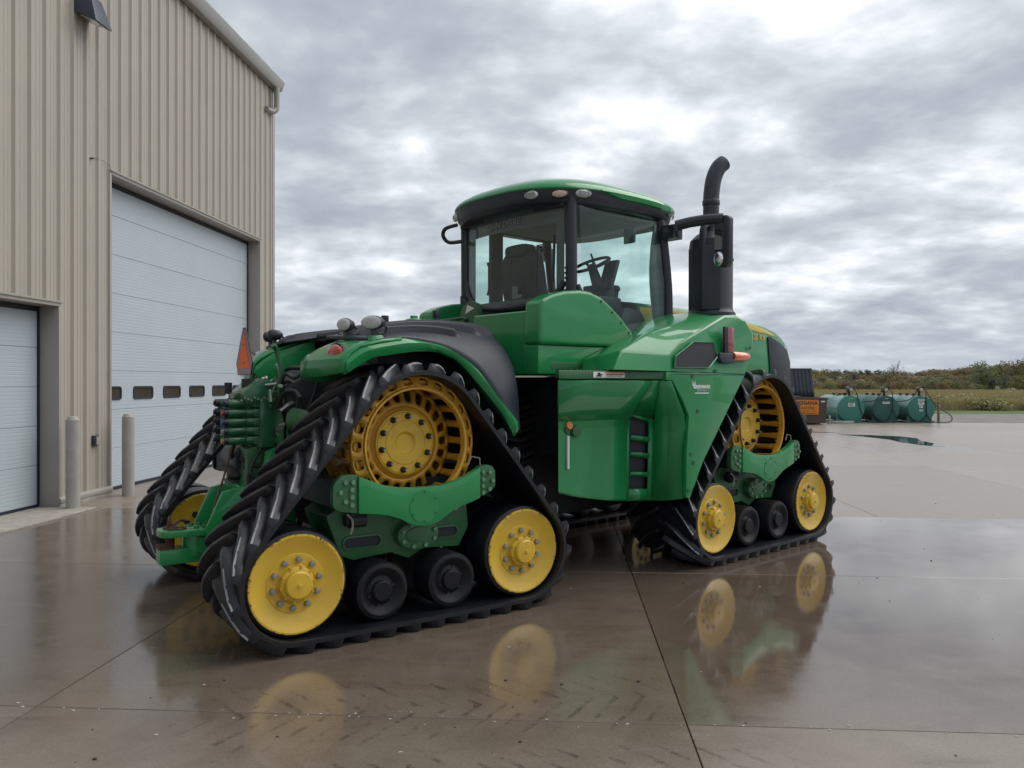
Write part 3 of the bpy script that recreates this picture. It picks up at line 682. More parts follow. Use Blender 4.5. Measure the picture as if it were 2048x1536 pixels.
# distant line; profile of crown heights read along the picture
FAR = [(1578, 742, 'brown'), (1592, 738, 'olive'), (1606, 737, 'yellow'), (1620, 735, 'olive'), (1633, 736, 'yellow'), (1646, 734, 'yellow'), (1658, 738, 'brown'), (1668, 738, 'rust'), (1679, 736, 'brown'), (1690, 737, 'dark'), (1701, 738, 'rust'), (1711, 738, 'brown'), (1722, 737, 'dark'), (1733, 735, 'dark'), (1742, 738, 'brown'), (1752, 739, 'rust'), (1760, 736, 'dark'), (1770, 737, 'brown'), (1781, 738, 'olive'), (1791, 738, 'rust'), (1801, 737, 'brown'), (1812, 739, 'brown'), (1822, 739, 'rust'), (1833, 740, 'brown'), (1843, 739, 'rust'), (1853, 737, 'brown'), (1862, 734, 'rust'), (1872, 732, 'rust'), (1882, 733, 'brown'), (1892, 732, 'rust'), (1902, 734, 'brown'), (1912, 733, 'rust'), (1922, 731, 'brown'), (1932, 730, 'rust'), (1943, 728, 'brown'), (1955, 728, 'rust'), (1968, 728, 'brown'), (1982, 728, 'rust'), (1996, 728, 'rust'), (2010, 726, 'brown'), (2025, 727, 'rust'), (2040, 728, 'brown'), (2056, 728, 'rust'), (2072, 730, 'brown'), (2090, 730, 'olive'), (2110, 732, 'rust')]
for u, vt, kd in FAR:
    Y = rnd.uniform(380, 440); h = 1.7 + (763 - vt - rnd.uniform(0, 3)) * Y / 1594; tree(kd, fx(u) * Y, Y, -.6, h + .4, rnd.uniform(1.0, 1.35), 'far')
for i in range(52):
    Y = rnd.uniform(380, 440); u = 520 + i * 20.5; tree(rnd.choice(('rust', 'brown', 'olive')), fx(u) * Y, Y, -.6, rnd.uniform(7.5, 9), 1.5, 'far')
MID = [(1584, 748, 'yellow', 210), (1600, 752, 'olive', 190), (1622, 748, 'yellow', 180), (1636, 772, 'yellow', 120), (1650, 752, 'olive', 200), (1666, 757, 'olive', 230), (1680, 757, 'brown', 240), (1692, 757, 'willow', 220), (1706, 760, 'willow', 200), (1722, 757, 'yellow', 190), (1736, 756, 'olive', 200), (1750, 748, 'rust', 240), (1764, 745, 'rust', 230), (1779, 744, 'brown', 220), (1793, 750, 'rust', 210), (1808, 748, 'brown', 220), (1822, 753, 'rust', 200), (1836, 757, 'olive', 200), (1850, 760, 'olive', 180), (1866, 758, 'willow', 170), (1880, 754, 'willow', 175), (1895, 756, 'willow', 170), (1912, 758, 'olive', 190), (1928, 757, 'willow', 190), (1944, 755, 'olive', 200)]
MID += [(1575 + 11*i + rnd.uniform(-4, 4), rnd.uniform(745, 752), rnd.choice(('olive', 'rust', 'brown', 'rust', 'yellow', 'dark')), rnd.uniform(240, 320)) for i in range(40)]
MID += [(1575 + 6.2*i + rnd.uniform(-3, 3), rnd.uniform(757, 768), rnd.choice(('olive', 'willow', 'brown', 'rust', 'yellow', 'olive')), rnd.uniform(130, 175)) for i in range(66)]
for u, vt, kd, Y in MID:
    h = 1.7 + (763 - vt) * Y / 1594 + .35; tree(kd, fx(u) * Y, Y, -.35, h, rnd.uniform(1.0, 1.5), 'mid')
for u, vt, kd, Y in [(1962, 722, 'willow', 165), (1976, 730, 'olive', 170), (1990, 727, 'yellow', 190), (2006, 722, 'olive', 175), (2021, 725, 'rust', 185), (2036, 720, 'brown', 165), (2050, 716, 'olive', 160), (2068, 716, 'willow', 170), (2086, 722, 'olive', 160), (1985, 752, 'dark', 150), (2012, 750, 'willow', 150), (2034, 750, 'olive', 140), (2052, 748, 'olive', 140)]:
    h = 1.7 + (763 - vt) * Y / 1594 + .35; tree(kd, fx(u) * Y, Y, -.35, h, rnd.uniform(.75, 1.05), 'right')
# bare topped tree
Yb = 235; bt = empty('tree', (fx(1794) * Yb, Yb, -.35)); tag(bt, 'bare branched tree standing above the wood behind the middle tank', 'tree')
bm = NB(); r_ = random.Random(5)
def branch(p, d, L, rad, lev):
    q = [p]; c = Vector(p)
    for i in range(3):
        d = (d + Vector((r_.uniform(-.28, .28), r_.uniform(-.28, .28), r_.uniform(-.05, .2)))).normalized(); c = c + d * L / 3; q.append(c.copy())
    tube(bm, q, [rad, rad * .5], 5)
    if lev:
        for i in range(4 if lev > 1 else 3):
            nd = (d + Vector((r_.uniform(-.9, .9), r_.uniform(-.9, .9), r_.uniform(-.1, .6)))).normalized(); branch(q[r_.choice((1, 2, 3, 3))], nd, L * .62, rad * .55, lev - 1)
branch(Vector((0, 0, 0)), Vector((0, 0, 1)), 4.2, .2, 4); part('trunk', bm, BARK, bt)
V, F = foliage(170, [(0, 0, 6.3, 2.6, 2.6, 2.2)], .12, 77); me = bpy.data.meshes.new('crown'); me.from_pydata(V, [], F); me.materials.append(MATS['brown_leaves']); link('crown', me, bt)

# weeds and shrubs at the edge of the field
for kk, cols in (('goldenrod', [(.12, .11, .04), (.185, .16, .055), (.225, .185, .08)]), ('weed', [(.10, .095, .045), (.16, .135, .07), (.20, .16, .095)]), ('greenbush', [(.06, .085, .028), (.09, .12, .04), (.14, .145, .05)])): MATS[kk] = leaf_mat(kk, cols)
SHR = {}
for kk in ('goldenrod', 'weed', 'greenbush'):
    SHR[kk] = []
    for sd_ in (1, 2, 3):
        r_ = random.Random(sd_ * 17 + len(kk)); blobs = [(r_.uniform(-.5, .5), r_.uniform(-.5, .5), r_.uniform(.3, .75), .5, .5, .42) for _ in range(6)]
        V, F = foliage(520, blobs, .085, sd_ * 5); me = bpy.data.meshes.new('shrub'); me.from_pydata(V, [], F); me.materials.append(MATS[kk]); SHR[kk].append(me)
for i in range(95):
    u = rnd.uniform(1872, 2110) if i < 70 else rnd.uniform(1570, 1880); Y = rnd.choice((50, 52, 54, 58, 64, 72, 82)) + rnd.uniform(-1, 2)
    kk = rnd.choice(('goldenrod', 'weed', 'weed', 'greenbush')) if u < 1960 or Y > 58 else rnd.choice(('goldenrod', 'greenbush', 'greenbush', 'weed'))
    o = link('shrub', rnd.choice(SHR[kk])); s = rnd.uniform(.55, 1.0) * (1.15 if kk == 'weed' else 1.0); o.location = (fx(u) * Y, Y, -.30); o.scale = (s * 1.3, s * 1.3, s); o.rotation_euler = (0, 0, rnd.uniform(0, 6.28))
    tag(o, {'goldenrod': 'low yellow green shrub beyond the gravel, below the ', 'weed': 'brown seeded weed clump beyond the gravel, below the ', 'greenbush': 'low green shrub beyond the gravel, below the '}[kk] + where(fx(u) * Y, Y), 'shrub', 'shrubs along the field edge')
V, F = [], []
r_ = random.Random(9)
for i in range(90000):
    u = r_.uniform(1560, 2120) if i % 2 else r_.uniform(480, 2400); Y = 50 + 75 * r_.random() ** 1.6; x = fx(u) * Y; h = r_.uniform(.35, 1.05); dx, dy = r_.uniform(-.12, .12), r_.uniform(-.12, .12); wd = .018 * (1 + Y / 60)
    k_ = len(V); z = -.32; V += [(x - wd, Y, z), (x + wd, Y, z), (x + dx + wd*.4, Y + dy, z + h), (x + dx - wd*.4, Y + dy, z + h)]; F.append((k_, k_+1, k_+2, k_+3))
me = bpy.data.meshes.new('tall_grass'); me.from_pydata(V, [], F); me.materials.append(leaf_mat('dry_grass', [(.18, .128, .075), (.27, .19, .11), (.19, .15, .07)])); structure(link('tall_grass', me), 'stuff')

# far pale house, two poles
HW = mat('white_siding', (.62, .64, .64), .6, var=.06, vscale=2); HR = mat('grey_shingle', (.16, .16, .165), .8, var=.15, vscale=4)
ho = empty('house', (fx(1671) * 300, 300, -.2), -.2); tag(ho, 'small white house far off among the trees left of the first tank', 'house')
bm = NB(); box(bm, -2.2, 2.2, 0, 4, 0, 1.75); part('wall', bm, HW, ho)
bm = NB(); prism(bm, [(-.3, 1.75), (2, 2.5), (4.3, 1.75)], 'x', -2.4, 2.4); part('roof', bm, HR, ho)
for x in (-1.4, .2, 1.5):
    bm = NB(); box(bm, x - .3, x + .3, -.03, 0, .6, 1.3); part('window', bm, PANE, ho)
for u, vt, Y, lab in ((1953.6, 747, 150, 'thin weathered pole rising before the tall clump of trees'), (1693, 749, 210, 'thin pole standing before the wood above the first tank')):
    o = empty('utility_pole', (fx(u) * Y, Y, -.4)); tag(o, lab, 'pole'); bm = NB(); h = 1.7 + (763 - vt) * Y / 1594 + .4; cyl(bm, (0, 0, 0), (0, 0, h), .13, .10, 8); part('pole', bm, BARK, o)
    bm = NB(); box(bm, -.3, .3, -.06, .06, h - .35, h - .27); part('cross_arm', bm, BARK, o)

# ================================================================== TRACTOR
# local frame: x forward, y to the tractor's left, z up, origin on the ground under the rear axle
TX, TY, YAW, ART, HX = -1.457, 6.6595, .6118, .1033, 2.0
tr = empty('tracked_tractor', (TX, TY, 0), YAW)
tag(tr, 'big green articulated tractor on four black rubber tracks with yellow wheels', 'tractor')
TF = Matrix.Translation((HX, 0, 0)) @ Matrix.Rotation(ART, 4, 'Z') @ Matrix.Translation((-HX, 0, 0))
I4 = Matrix.Identity(4)
def rp(name, bm, m, **k): return part(name, bm, m, tr, **k)
def fp(name, bm, m, **k): return part(name, bm, m, tr, TF, **k)

# ---------------------------------------------------------------- track unit
DZ, DR_, IX, IZ = 1.264, .472, .870, .4316
def hull_path(rd, ri, n=1600):
    P = []
    for cx, cz, r in ((0, DZ, rd), (IX, IZ, ri), (-IX, IZ, ri)):
        P += [(cx + r*math.cos(2*math.pi*i/500), cz + r*math.sin(2*math.pi*i/500)) for i in range(500)]
    P = sorted(set(P))
    def half(pts):
        h = []
        for p in pts:
            while len(h) > 1 and (h[-1][0]-h[-2][0])*(p[1]-h[-2][1]) - (h[-1][1]-h[-2][1])*(p[0]-h[-2][0]) <= 0: h.pop()
            h.append(p)
        return h
    H = half(P)[:-1] + half(P[::-1])[:-1]
    H = H[::-1]                                           # up the rear, over the top, down the front
    L = [0]
    for i in range(len(H)): a, b = H[i], H[(i+1) % len(H)]; L.append(L[-1] + math.hypot(b[0]-a[0], b[1]-a[1]))
    T = L[-1]
    def at(s):
        s %= T
        lo, hi = 0, len(H)
        while hi - lo > 1:
            m_ = (lo + hi) // 2
            if L[m_] <= s: lo = m_
            else: hi = m_
        a, b = H[lo % len(H)], H[(lo+1) % len(H)]; f = (s - L[lo]) / max(1e-9, L[lo+1] - L[lo])
        return Vector((a[0] + (b[0]-a[0])*f, 0, a[1] + (b[1]-a[1])*f))
    def fr(s):
        p = at(s); t = (at(s + .02) - at(s - .02)).normalized(); return p, t, Vector((-t.z, 0, t.x))
    return T, fr
LT_, FR = hull_path(.512, .378)
HW_ = .385
units = []                                                 # (object, matrix in unit frame)
U0 = Matrix.Translation((0, -1.115, 0))
def up(name, bm, m, M=I4, **k):
    o = part(name, bm, m, tr, U0 @ M, **k); units.append((o, M)); return o
bm = NB(); rings = []
N = 220
for i in range(N):
    p, t, n = FR(LT_ * i / N)
    prof = [(-HW_, -.004), (-HW_ + .012, .0), (-.02, .0), (.02, .0), (HW_ - .012, 0), (HW_, -.004), (HW_, -.030), (HW_ - .012, -.036), (.06, -.036), (-.06, -.036), (-HW_ + .012, -.036), (-HW_, -.030)]
    rings.append([p + n*h + Vector((0, y, 0)) for y, h in prof])
loft(bm, rings, closed=True, cyclic=True)
belt = up('track_belt', bm, RUBBER, ang=40)
NL = 36; ST = [(.012, .0), (.10, -.045), (.19, -.100), (.28, -.172), (.345, -.238), (.386, -.292)]
for side in (-1, 1):
    for i in range(NL):
        s0 = LT_ * (i + (.5 if side > 0 else 0)) / NL; bm = NB(); rings = []
        for j, (w_, off) in enumerate(ST):
            p, t, n = FR(s0 + off); y = Vector((0, side * w_, 0)); hh = .056 if j < 5 else .050
            b0, t0 = .038, .021
            rings.append([p + y - t*b0 - n*.004, p + y - t*t0 + n*hh, p + y + t*t0 + n*hh, p + y + t*b0 - n*.004])
        loft(bm, rings, cap=True); lg = part('tread_lug', bm, RUBBER, belt, bev=.0045, seg=1, ang=40)
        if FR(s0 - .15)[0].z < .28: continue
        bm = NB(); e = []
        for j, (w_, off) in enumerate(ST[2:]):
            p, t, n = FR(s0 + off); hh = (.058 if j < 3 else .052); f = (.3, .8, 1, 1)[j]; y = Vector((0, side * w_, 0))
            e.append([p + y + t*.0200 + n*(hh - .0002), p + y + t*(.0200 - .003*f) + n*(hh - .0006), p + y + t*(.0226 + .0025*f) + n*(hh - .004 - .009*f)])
        loft(bm, [[r[1] for r in e], [r[0] for r in e], [r[2] for r in e]]); part('glint_edge', bm, GLINT, belt)  # thin pale strip: glint painted along the outer part of each lug

def ring_holes(bm, r0, r1, nsec, y_of, hw, hh, n=18, phase=0.0, fillet=.5):
    """flat or conical ring with one rounded opening in each sector; y_of(r) gives the height"""
    for k in range(nsec):
        a0 = 2*math.pi*(k + phase)/nsec; da = 2*math.pi/nsec; rm = (r0 + r1)/2
        outer, inner = [], []
        for i in range(n):
            th = 2*math.pi*i/n; cx, cy = math.cos(th), math.sin(th)
            q = max(abs(cx), abs(cy)); sx, sy = cx/q, cy/q
            a = a0 + sx*da/2; r = rm + sy*(r1 - r0)/2
            outer.append(Vector((r*math.cos(a), y_of(r), r*math.sin(a))))
            e = 2/3.2; ex = math.copysign(abs(cx)**e, cx); ey = math.copysign(abs(cy)**e, cy)
            a = a0 + ex*hw*da/2; r = rm + ey*hh*(r1 - r0)/2
            inner.append(Vector((r*math.cos(a), y_of(r), r*math.sin(a))))
        loft(bm, [outer, inner], closed=True)
MD = Matrix.Translation((0, 0, DZ))
bm = NB()
rev(bm, [(.400, -.283), (.396, -.290), (.385, -.290), (.380, -.283), (.380, -.235), (.400, -.235)], n=72)      # inner lip
rev(bm, [(.474, -.232), (.478, -.226), (.478, -.20), (.470, -.20)], n=72)
rim = up('drive_wheel', bm, YELLOW_D, MD)
yy = lambda r: -.268 + (r - .40) * .46
bm = NB(); ring_holes(bm, .399, .475, 22, yy, .56, .70, n=24); bmesh.ops.remove_doubles(bm, verts=bm.verts, dist=1e-4); o = part('rim_ring', bm, YELLOW_D, rim, sol=.016, ang=50)
for k in range(22):
    a = 2*math.pi*(k + .5)/22; d = Vector((math.cos(a), 0, math.sin(a))); t = Vector((-math.sin(a), 0, math.cos(a)))
    bm = NB(); A = [d*.401 + Vector((0, -.282, 0)), d*.472 + Vector((0, -.243, 0)), d*.472 + Vector((0, -.20, 0)), d*.401 + Vector((0, -.20, 0))]
    hexa(bm, [q - t*.005 for q in A] + [q + t*.005 for q in A]); part('rim_rib', bm, YELLOW_D, rim)
# drum: web with openings, drive bars
yw = lambda r: -.095 + (r - .23) * .60
bm = NB(); ring_holes(bm, .26, .415, 22, yw, .62, .66, n=24); bmesh.ops.remove_doubles(bm, verts=bm.verts, dist=1e-4); part('web', bm, YELLOW_D, rim, sol=.022, ang=60)
bm = NB(); rev(bm, [(.225, -.092), (.262, -.062), (.262, .0), (.20, .0)], n=64); rev(bm, [(.41, .085), (.43, .10), (.43, .16), (.41, .16)], n=64); rev(bm, [(.452, .262), (.470, .262), (.470, .29), (.395, .29), (.395, .262), (.452, .262)], n=64); part('drum_ring', bm, YELLOW_D, rim)
for k in range(22):
    a = 2*math.pi*k/22; bm = NB(); d = Vector((math.cos(a), 0, math.sin(a))); t = Vector((-math.sin(a), 0, math.cos(a)))
    loft(bm, [[d*(.452 - dd) + t*tt*wd + Vector((0, y, 0)) for dd, tt in ((0, -1), (0, 1), (.034, .8), (.034, -.8))] for y, wd in ((-.235, .052), (-.19, .036), (-.10, .027), (.0, .027), (.07, .034), (.11, .050), (.16, .036), (.275, .03))], closed=True, cap=True); part('drive_bar', bm, YELLOW_D, rim, bev=.006, seg=1, ang=50)
bm = NB(); rev(bm, [(.0, -.086), (.060, -.086), (.074, -.094), (.082, -.105), (.150, -.105), (.153, -.100), (.158, -.100), (.161, -.105), (.214, -.105), (.217, -.100), (.220, -.105), (.228, -.102), (.232, -.095), (.232, .05), (.0, .05)], n=64); hub = part('wheel_hub', bm, YELLOW, rim, ang=25)
for k in range(10):
    a = 2*math.pi*(k + .35)/10; c = Vector((math.cos(a)*.190, -.105, math.sin(a)*.190)); bm = NB(); rev(bm, [(.023, 0), (.021, -.006), (.017, -.03), (.0125, -.034), (0, -.034)], c, n=14); rev(bm, [(.0085, -.03), (.0085, -.052), (0, -.054)], c, n=8)
    o = part('wheel_stud', bm, [DARK, BOLT], rim)
    for f in o.data.polygons:
        if f.center.y < -.142: f.material_index = 1
bm = NB(); cyl(bm, (0, 0, 0), (0, .36, 0), .33, n=40); cyl(bm, (0, .3, 0), (0, .6, 0), .22, n=24); part('final_drive', bm, DARK, rim)

def idler(x, ph):
    M = Matrix.Translation((x, 0, IZ))
    bm = NB(); rev(bm, [(.311, -.322), (.3135, -.330), (.310, -.336), (.300, -.3365), (.285, -.330), (.262, -.318), (.225, -.305), (.205, -.300), (.188, -.2965), (.184, -.301), (.126, -.301), (.123, -.298), (.119, -.301), (.1, -.301), (.1, -.25), (.311, -.25)], n=80)
    d = up('idler_wheel', bm, YELLOW, M, ang=25)
    bm = NB(); rev(bm, [(.312, -.318), (.330, -.312), (.338, -.30), (.338, -.06), (.335, -.05), (.25, -.04), (.10, -.04)], n=72); part('tyre', bm, RUBBER, d)
    bm = NB(); rev(bm, [(.118, -.299), (.113, -.304), (.110, -.330), (.103, -.339), (.090, -.342), (.086, -.368), (.078, -.375), (.014, -.378), (.012, -.386), (0, -.388)], n=48)
    for k in range(10):
        a = 2*math.pi*(k + ph*.6)/10; c = Vector((math.cos(a)*.109, -.338, math.sin(a)*.109)); cyl(bm, c + Vector((0, .03, 0)), c + Vector((0, -.012, 0)), .0075, n=6)
    part('hub_cap', bm, YELLOW, d, ang=25)
    for k in range(10):
        a = 2*math.pi*(k + ph)/10; c = Vector((math.cos(a)*.152, -.301, math.sin(a)*.152)); bm = NB(); hexbolt(bm, c, .0215, .022); cyl(bm, c + Vector((0, -.019, 0)), c + Vector((0, -.0235, 0)), .012, n=10); part('wheel_bolt', bm, BOLT, d, bev=.002, seg=1)
    bm = NB(); rev(bm, [(.06, .05), (.335, .05), (.338, .06), (.338, .30), (.325, .315), (.312, .318)], n=48); part('inner_tyre', bm, RUBBER, d)
    bm = NB(); rev(bm, [(.3125, .27), (.3135, .33), (.305, .336), (.285, .330), (.25, .316), (.20, .300), (.06, .300), (.05, .28), (.05, .27), (.3125, .27)], n=64); part('inner_disc', bm, YELLOW, d, ang=25)
    for k in range(10):
        a = 2*math.pi*(k + ph)/10; c = Vector((math.cos(a)*.152, .300, math.sin(a)*.152)); bm = NB(); cyl(bm, c, c + Vector((0, .012, 0)), .026, n=12); hexbolt(bm, c + Vector((0, .012, 0)), .02, .012, (0, 1, 0)); part('inner_bolt', bm, DARK, d)
idler(-IX, .30); idler(IX, .52)
for x in (-.272, .268):
    M = Matrix.Translation((x, 0, .293))
    bm = NB(); rev(bm, [(.0, -.31), (.062, -.31), (.070, -.304), (.074, -.285), (.10, -.272), (.128, -.285), (.146, -.303), (.160, -.308), (.186, -.300), (.193, -.285), (.193, -.07), (.1, -.06), (0, -.06)], n=56)
    d = up('road_roller', bm, ROLL, M)
    bm = NB(); rev(bm, [(.193, .07), (.193, .285), (.16, .3), (0, .3)], n=40); cyl(bm, (0, -.1, 0), (0, .1, 0), .06, n=16); part('inner_roller', bm, RUBBER, d)
    for k in range(6):
        a = 2*math.pi*(k+.3)/6; bm = NB(); hexbolt(bm, (math.cos(a)*.092, -.273, math.sin(a)*.092), .009, .012); part('roller_bolt', bm, DARK, d)
# undercarriage frame between the wheels
bm = NB(); prism(bm, [(-.60, .80), (-.50, .52), (-.40, .48), (-.12, .50), (.02, .44), (.14, .50), (.44, .48), (.52, .62), (.50, .86), (.3, .92), (-.4, .92)], 'y', -.12, .30)
fr_ = up('undercarriage_frame', bm, GREEN_D, bev=.02)
for cx, w_ in ((-.34, .10), (.30, .075)):
    bm = NB(); pr = lambda rr: [(cx + w_ + rr*math.cos(a), .605 + rr*math.sin(a)) for a in [R(-90 + 20*i) for i in range(10)]] + [(cx - w_ + rr*math.cos(a), .605 + rr*math.sin(a)) for a in [R(90 + 20*i) for i in range(10)]]
    A, B = pr(.046), pr(.034); loft(bm, [[(x, -.119, z) for x, z in A], [(x, -.135, z) for x, z in A], [(x, -.137, z) for x, z in B], [(x, -.122, z) for x, z in B]], closed=True)
    part('slot_lip', bm, GREEN_D, fr_)
    bm = NB(); v = [bm.verts.new((x, -.1225, z)) for x, z in B]; bm.faces.new(v); part('slot', bm, SEAL, fr_)
bm = NB(); cyl(bm, (-.47, -.2, .775), (-.36, -.2, .775), .055, n=20); cyl(bm, (-.50, -.2, .775), (-.47, -.2, .775), .04, n=14); part('tension_cylinder', bm, DARK, fr_)
bm = NB(); tube(bm, [(-.50, -.24, .82), (-.475, -.26, .79), (-.47, -.26, .74), (-.48, -.25, .69)], .008, 6, sub=4); part('pipe', bm, BOLT, fr_)
bm = NB(); tube(bm, [(.32, -.128, .80), (.36, -.16, .79), (.38, -.16, .76), (.42, -.15, .785)], .009, 6, sub=4); part('clip', bm, BOLT, fr_)
# pivot bracket with its bolts
bm = NB(); oc = [(.062 + .165*math.cos(R(a)), .620 + .105*math.sin(R(a))) for a in range(0, 360, 20)]
prism(bm, oc, 'y', -.19, -.10); pb = up('pivot_bracket', bm, GREEN_D, bev=.012)
bm = NB(); prism(bm, [(.062 + .10*math.cos(R(a)), .622 + .055*math.sin(R(a))) for a in range(0, 360, 20)], 'y', -.198, -.188); part('bracket_boss', bm, GREEN_D, pb, bev=.004)
for ax in (20, 65, 118, 158, 205, 250, 292, 335):
    bm = NB(); hexbolt(bm, (.062 + .134*math.cos(R(ax)), -.19, .620 + .083*math.sin(R(ax))), .0165, .018); part('bracket_bolt', bm, BOLTG, pb)
# swing beam outside the drive wheel
top = [(-.47, 1.082), (-.38, 1.045), (-.28, 1.008), (-.18, .988), (-.08, .979), (.04, .976), (.16, .981), (.27, 1.002), (.37, 1.037), (.47, 1.086)]
bot = [(.47, .866), (.40, .842), (.32, .822), (.25, .797), (.19, .765), (.14, .735), (.09, .716), (.013, .709), (-.06, .718), (-.11, .742), (-.17, .775), (-.25, .804), (-.34, .822), (-.47, .838)]
bm = NB(); prism(bm, top + bot, 'y', -.362, -.300)
sb = up('swing_beam', bm, GREEN, bev=.010)
for poly, bolts in (([(-.472, 1.088), (-.53, 1.096), (-.585, 1.090), (-.628, 1.052), (-.642, 1.02), (-.642, .90), (-.622, .872), (-.585, .858), (-.472, .838)], [(-.56, 1.046), (-.508, 1.044), (-.594, .983), (-.515, .996), (-.515, .947), (-.56, .922), (-.515, .896)]),
                    ([(.472, 1.092), (.54, 1.098), (.582, 1.086), (.608, 1.05), (.610, .945), (.592, .918), (.55, .896), (.472, .868)], [(.497, 1.047), (.554, 1.042), (.497, .995), (.580, .980), (.494, .947), (.553, .921), (.497, .900)])):
    bm = NB(); prism(bm, poly, 'y', -.346, -.290); part('beam_end', bm, GREEN_D, sb, bev=.008)
    for x, z in bolts:
        bm = NB(); hexbolt(bm, (x, -.346, z), .0175, .018); part('beam_bolt', bm, BOLTG, sb, bev=.002, seg=1)
bm = NB(); rev(bm, [(.118, -.3625), (.116, -.359), (.112, -.3655), (0, -.3665)], (.013, 0, .846), n=48); cv = part('pivot_cover', bm, GREEN, sb, ang=20)
for k in range(6):
    a = 2*math.pi*(k + .5)/6; bm = NB(); cyl(bm, (.013 + .1*math.cos(a), -.366, .846 + .1*math.sin(a)), (.013 + .1*math.cos(a), -.371, .846 + .1*math.sin(a)), .007, n=8); part('cover_screw', bm, GREEN_D, cv)
bm = NB(); box(bm, -.62, -.50, -.30, .25, .88, 1.05); box(bm, .49, .60, -.30, .25, .9, 1.06); box(bm, -.56, .56, -.02, .28, .86, 1.0); part('beam_bracket', bm, DARK, sb)
bm = NB(); tube(bm, [(.40, -.30, 1.10), (.43, -.30, 1.16), (.50, -.30, 1.145), (.505, -.30, 1.09)], .006, 6); part('hose_clip', bm, BOLT, sb)
# copies on the other three corners
MIR = Matrix.Diagonal((1, -1, 1, 1))
for U in (TF @ Matrix.Translation((3.8745, -1.115, 0)), Matrix.Translation((0, 1.115, 0)) @ MIR, TF @ Matrix.Translation((3.8745, 1.115, 0)) @ MIR):
    for o, M in units: dup(o, U @ M, tr)

# ---------------------------------------------------------------- rear frame
bm = NB(); cyl(bm, (0, -.75, DZ), (0, .75, DZ), .26, n=28); cyl(bm, (0, -.42, DZ), (0, .42, DZ), .38, n=28); rp('rear_axle', bm, GREEN_D, bev=.02)
bm = NB(); prism(bm, [(-.50, .75), (-.55, 1.65), (-.2, 1.86), (1.5, 1.80), (1.55, .42), (.9, .40), (-.2, .50)], 'y', -.30, .30); rp('rear_chassis', bm, DARK, bev=.03)
bm = NB(); box(bm, .10, 1.12, -.55, .55, 1.80, 2.06); box(bm, .0, 1.12, -.5, .5, 2.06, 2.13); rp('rear_deck', bm, FENDBLK, bev=.04)
bm = NB(); cyl(bm, (1.2, -.35, 1.12), (2.1, -.3, 1.1), .075, n=16); cyl(bm, (1.2, .35, 1.12), (2.1, .3, 1.1), .075, n=16); rp('steering_cylinder', bm, DARK)
bm = NB(); cyl(bm, (1.75, 0, .55), (1.75, 0, 1.7), .22, n=24); box(bm, 1.3, 2.0, -.28, .28, .6, .75); box(bm, 1.3, 2.0, -.28, .28, 1.45, 1.6); rp('articulation_joint', bm, DARK, bev=.02)
for i in range(9):
    y = -.34 + .085*i * .5; z0 = 1.15 + .07*i
    bm = NB(); tube(bm, [(.85, -.32 - .02*(i % 3), z0), (1.15, -.46 - .04*(i % 3), z0 - .12 + .05*(i % 2)), (1.5, -.50 - .03*(i % 2), z0 - .18), (1.9, -.40, z0 - .05)], .020 + .006*(i % 3), 8, sub=5); rp('hydraulic_hose', bm, HOSE)
bm = NB()
for x, y, z in ((1.05, -.5, 1.45), (1.22, -.48, 1.2), (1.3, -.55, 1.05), (1.12, -.52, .98), (1.36, -.5, 1.5), (1.3, -.5, .86)): cyl(bm, (x, y, z), (x, y - .03, z), .022, n=10)
rp('hose_fittings', bm, BOLT)
bm = NB(); cyl(bm, (.98, -.60, 1.08), (1.02, -.46, 1.10), .075, n=20); rp('work_lamp_housing', bm, DARK)
bm = NB(); cyl(bm, (1.05, -.2, 1.45), (1.05, -.52, 1.45), .20, n=24); rp('gear_case', bm, GREEN_D, bev=.02)

# right and left rear fenders: black moulded cover, green nose and edge band
Po = [(-.20, 1.985), (-.03, 2.008), (.17, 1.992), (.38, 1.940), (.60, 1.808), (.76, 1.625), (.90, 1.45), (1.0, 1.335)]
Pm = [(-.30, 2.010), (-.02, 2.068), (.28, 2.105), (.60, 2.105), (.90, 2.06), (1.09, 1.93), (1.19, 1.70), (1.21, 1.27)]
Pi = [(-.30, 2.035), (.02, 2.085), (.34, 2.118), (.68, 2.120), (.98, 2.085), (1.15, 1.95), (1.24, 1.72), (1.26, 1.30)]
YS = (-1.17, -.88, -.50)
def cat(p0, p1, p2, p3, t): return .5 * ((2*p1) + (p2-p0)*t + (2*p0-5*p1+4*p2-p3)*t*t + (3*p1-p0-3*p2+p3)*t*t*t)
def curve(P, u):
    P = [Vector((a, b)) for a, b in P]; n = len(P) - 1; f = min(n - 1e-6, max(0, u * n)); i = int(f)
    return cat(P[max(0, i-1)], P[i], P[i+1], P[min(n, i+2)], f - i)
def fsurf(u, v):
    """v 0 outer edge .. 1 inner edge"""
    a, b, c = curve(Po, u), curve(Pm, u), curve(Pi, u)
    e = 1 - (1 - v) ** 1.9 if v < .5 else None
    # quadratic through the three stations
    la, lb, lc = (1-v)*(1-2*v), 4*v*(1-v), v*(2*v-1)
    q = a*la + b*lb + c*lc; y = YS[0]*la + YS[1]*lb + YS[2]*lc
    return Vector((q.x, y, q.y))
Mleft = MIR
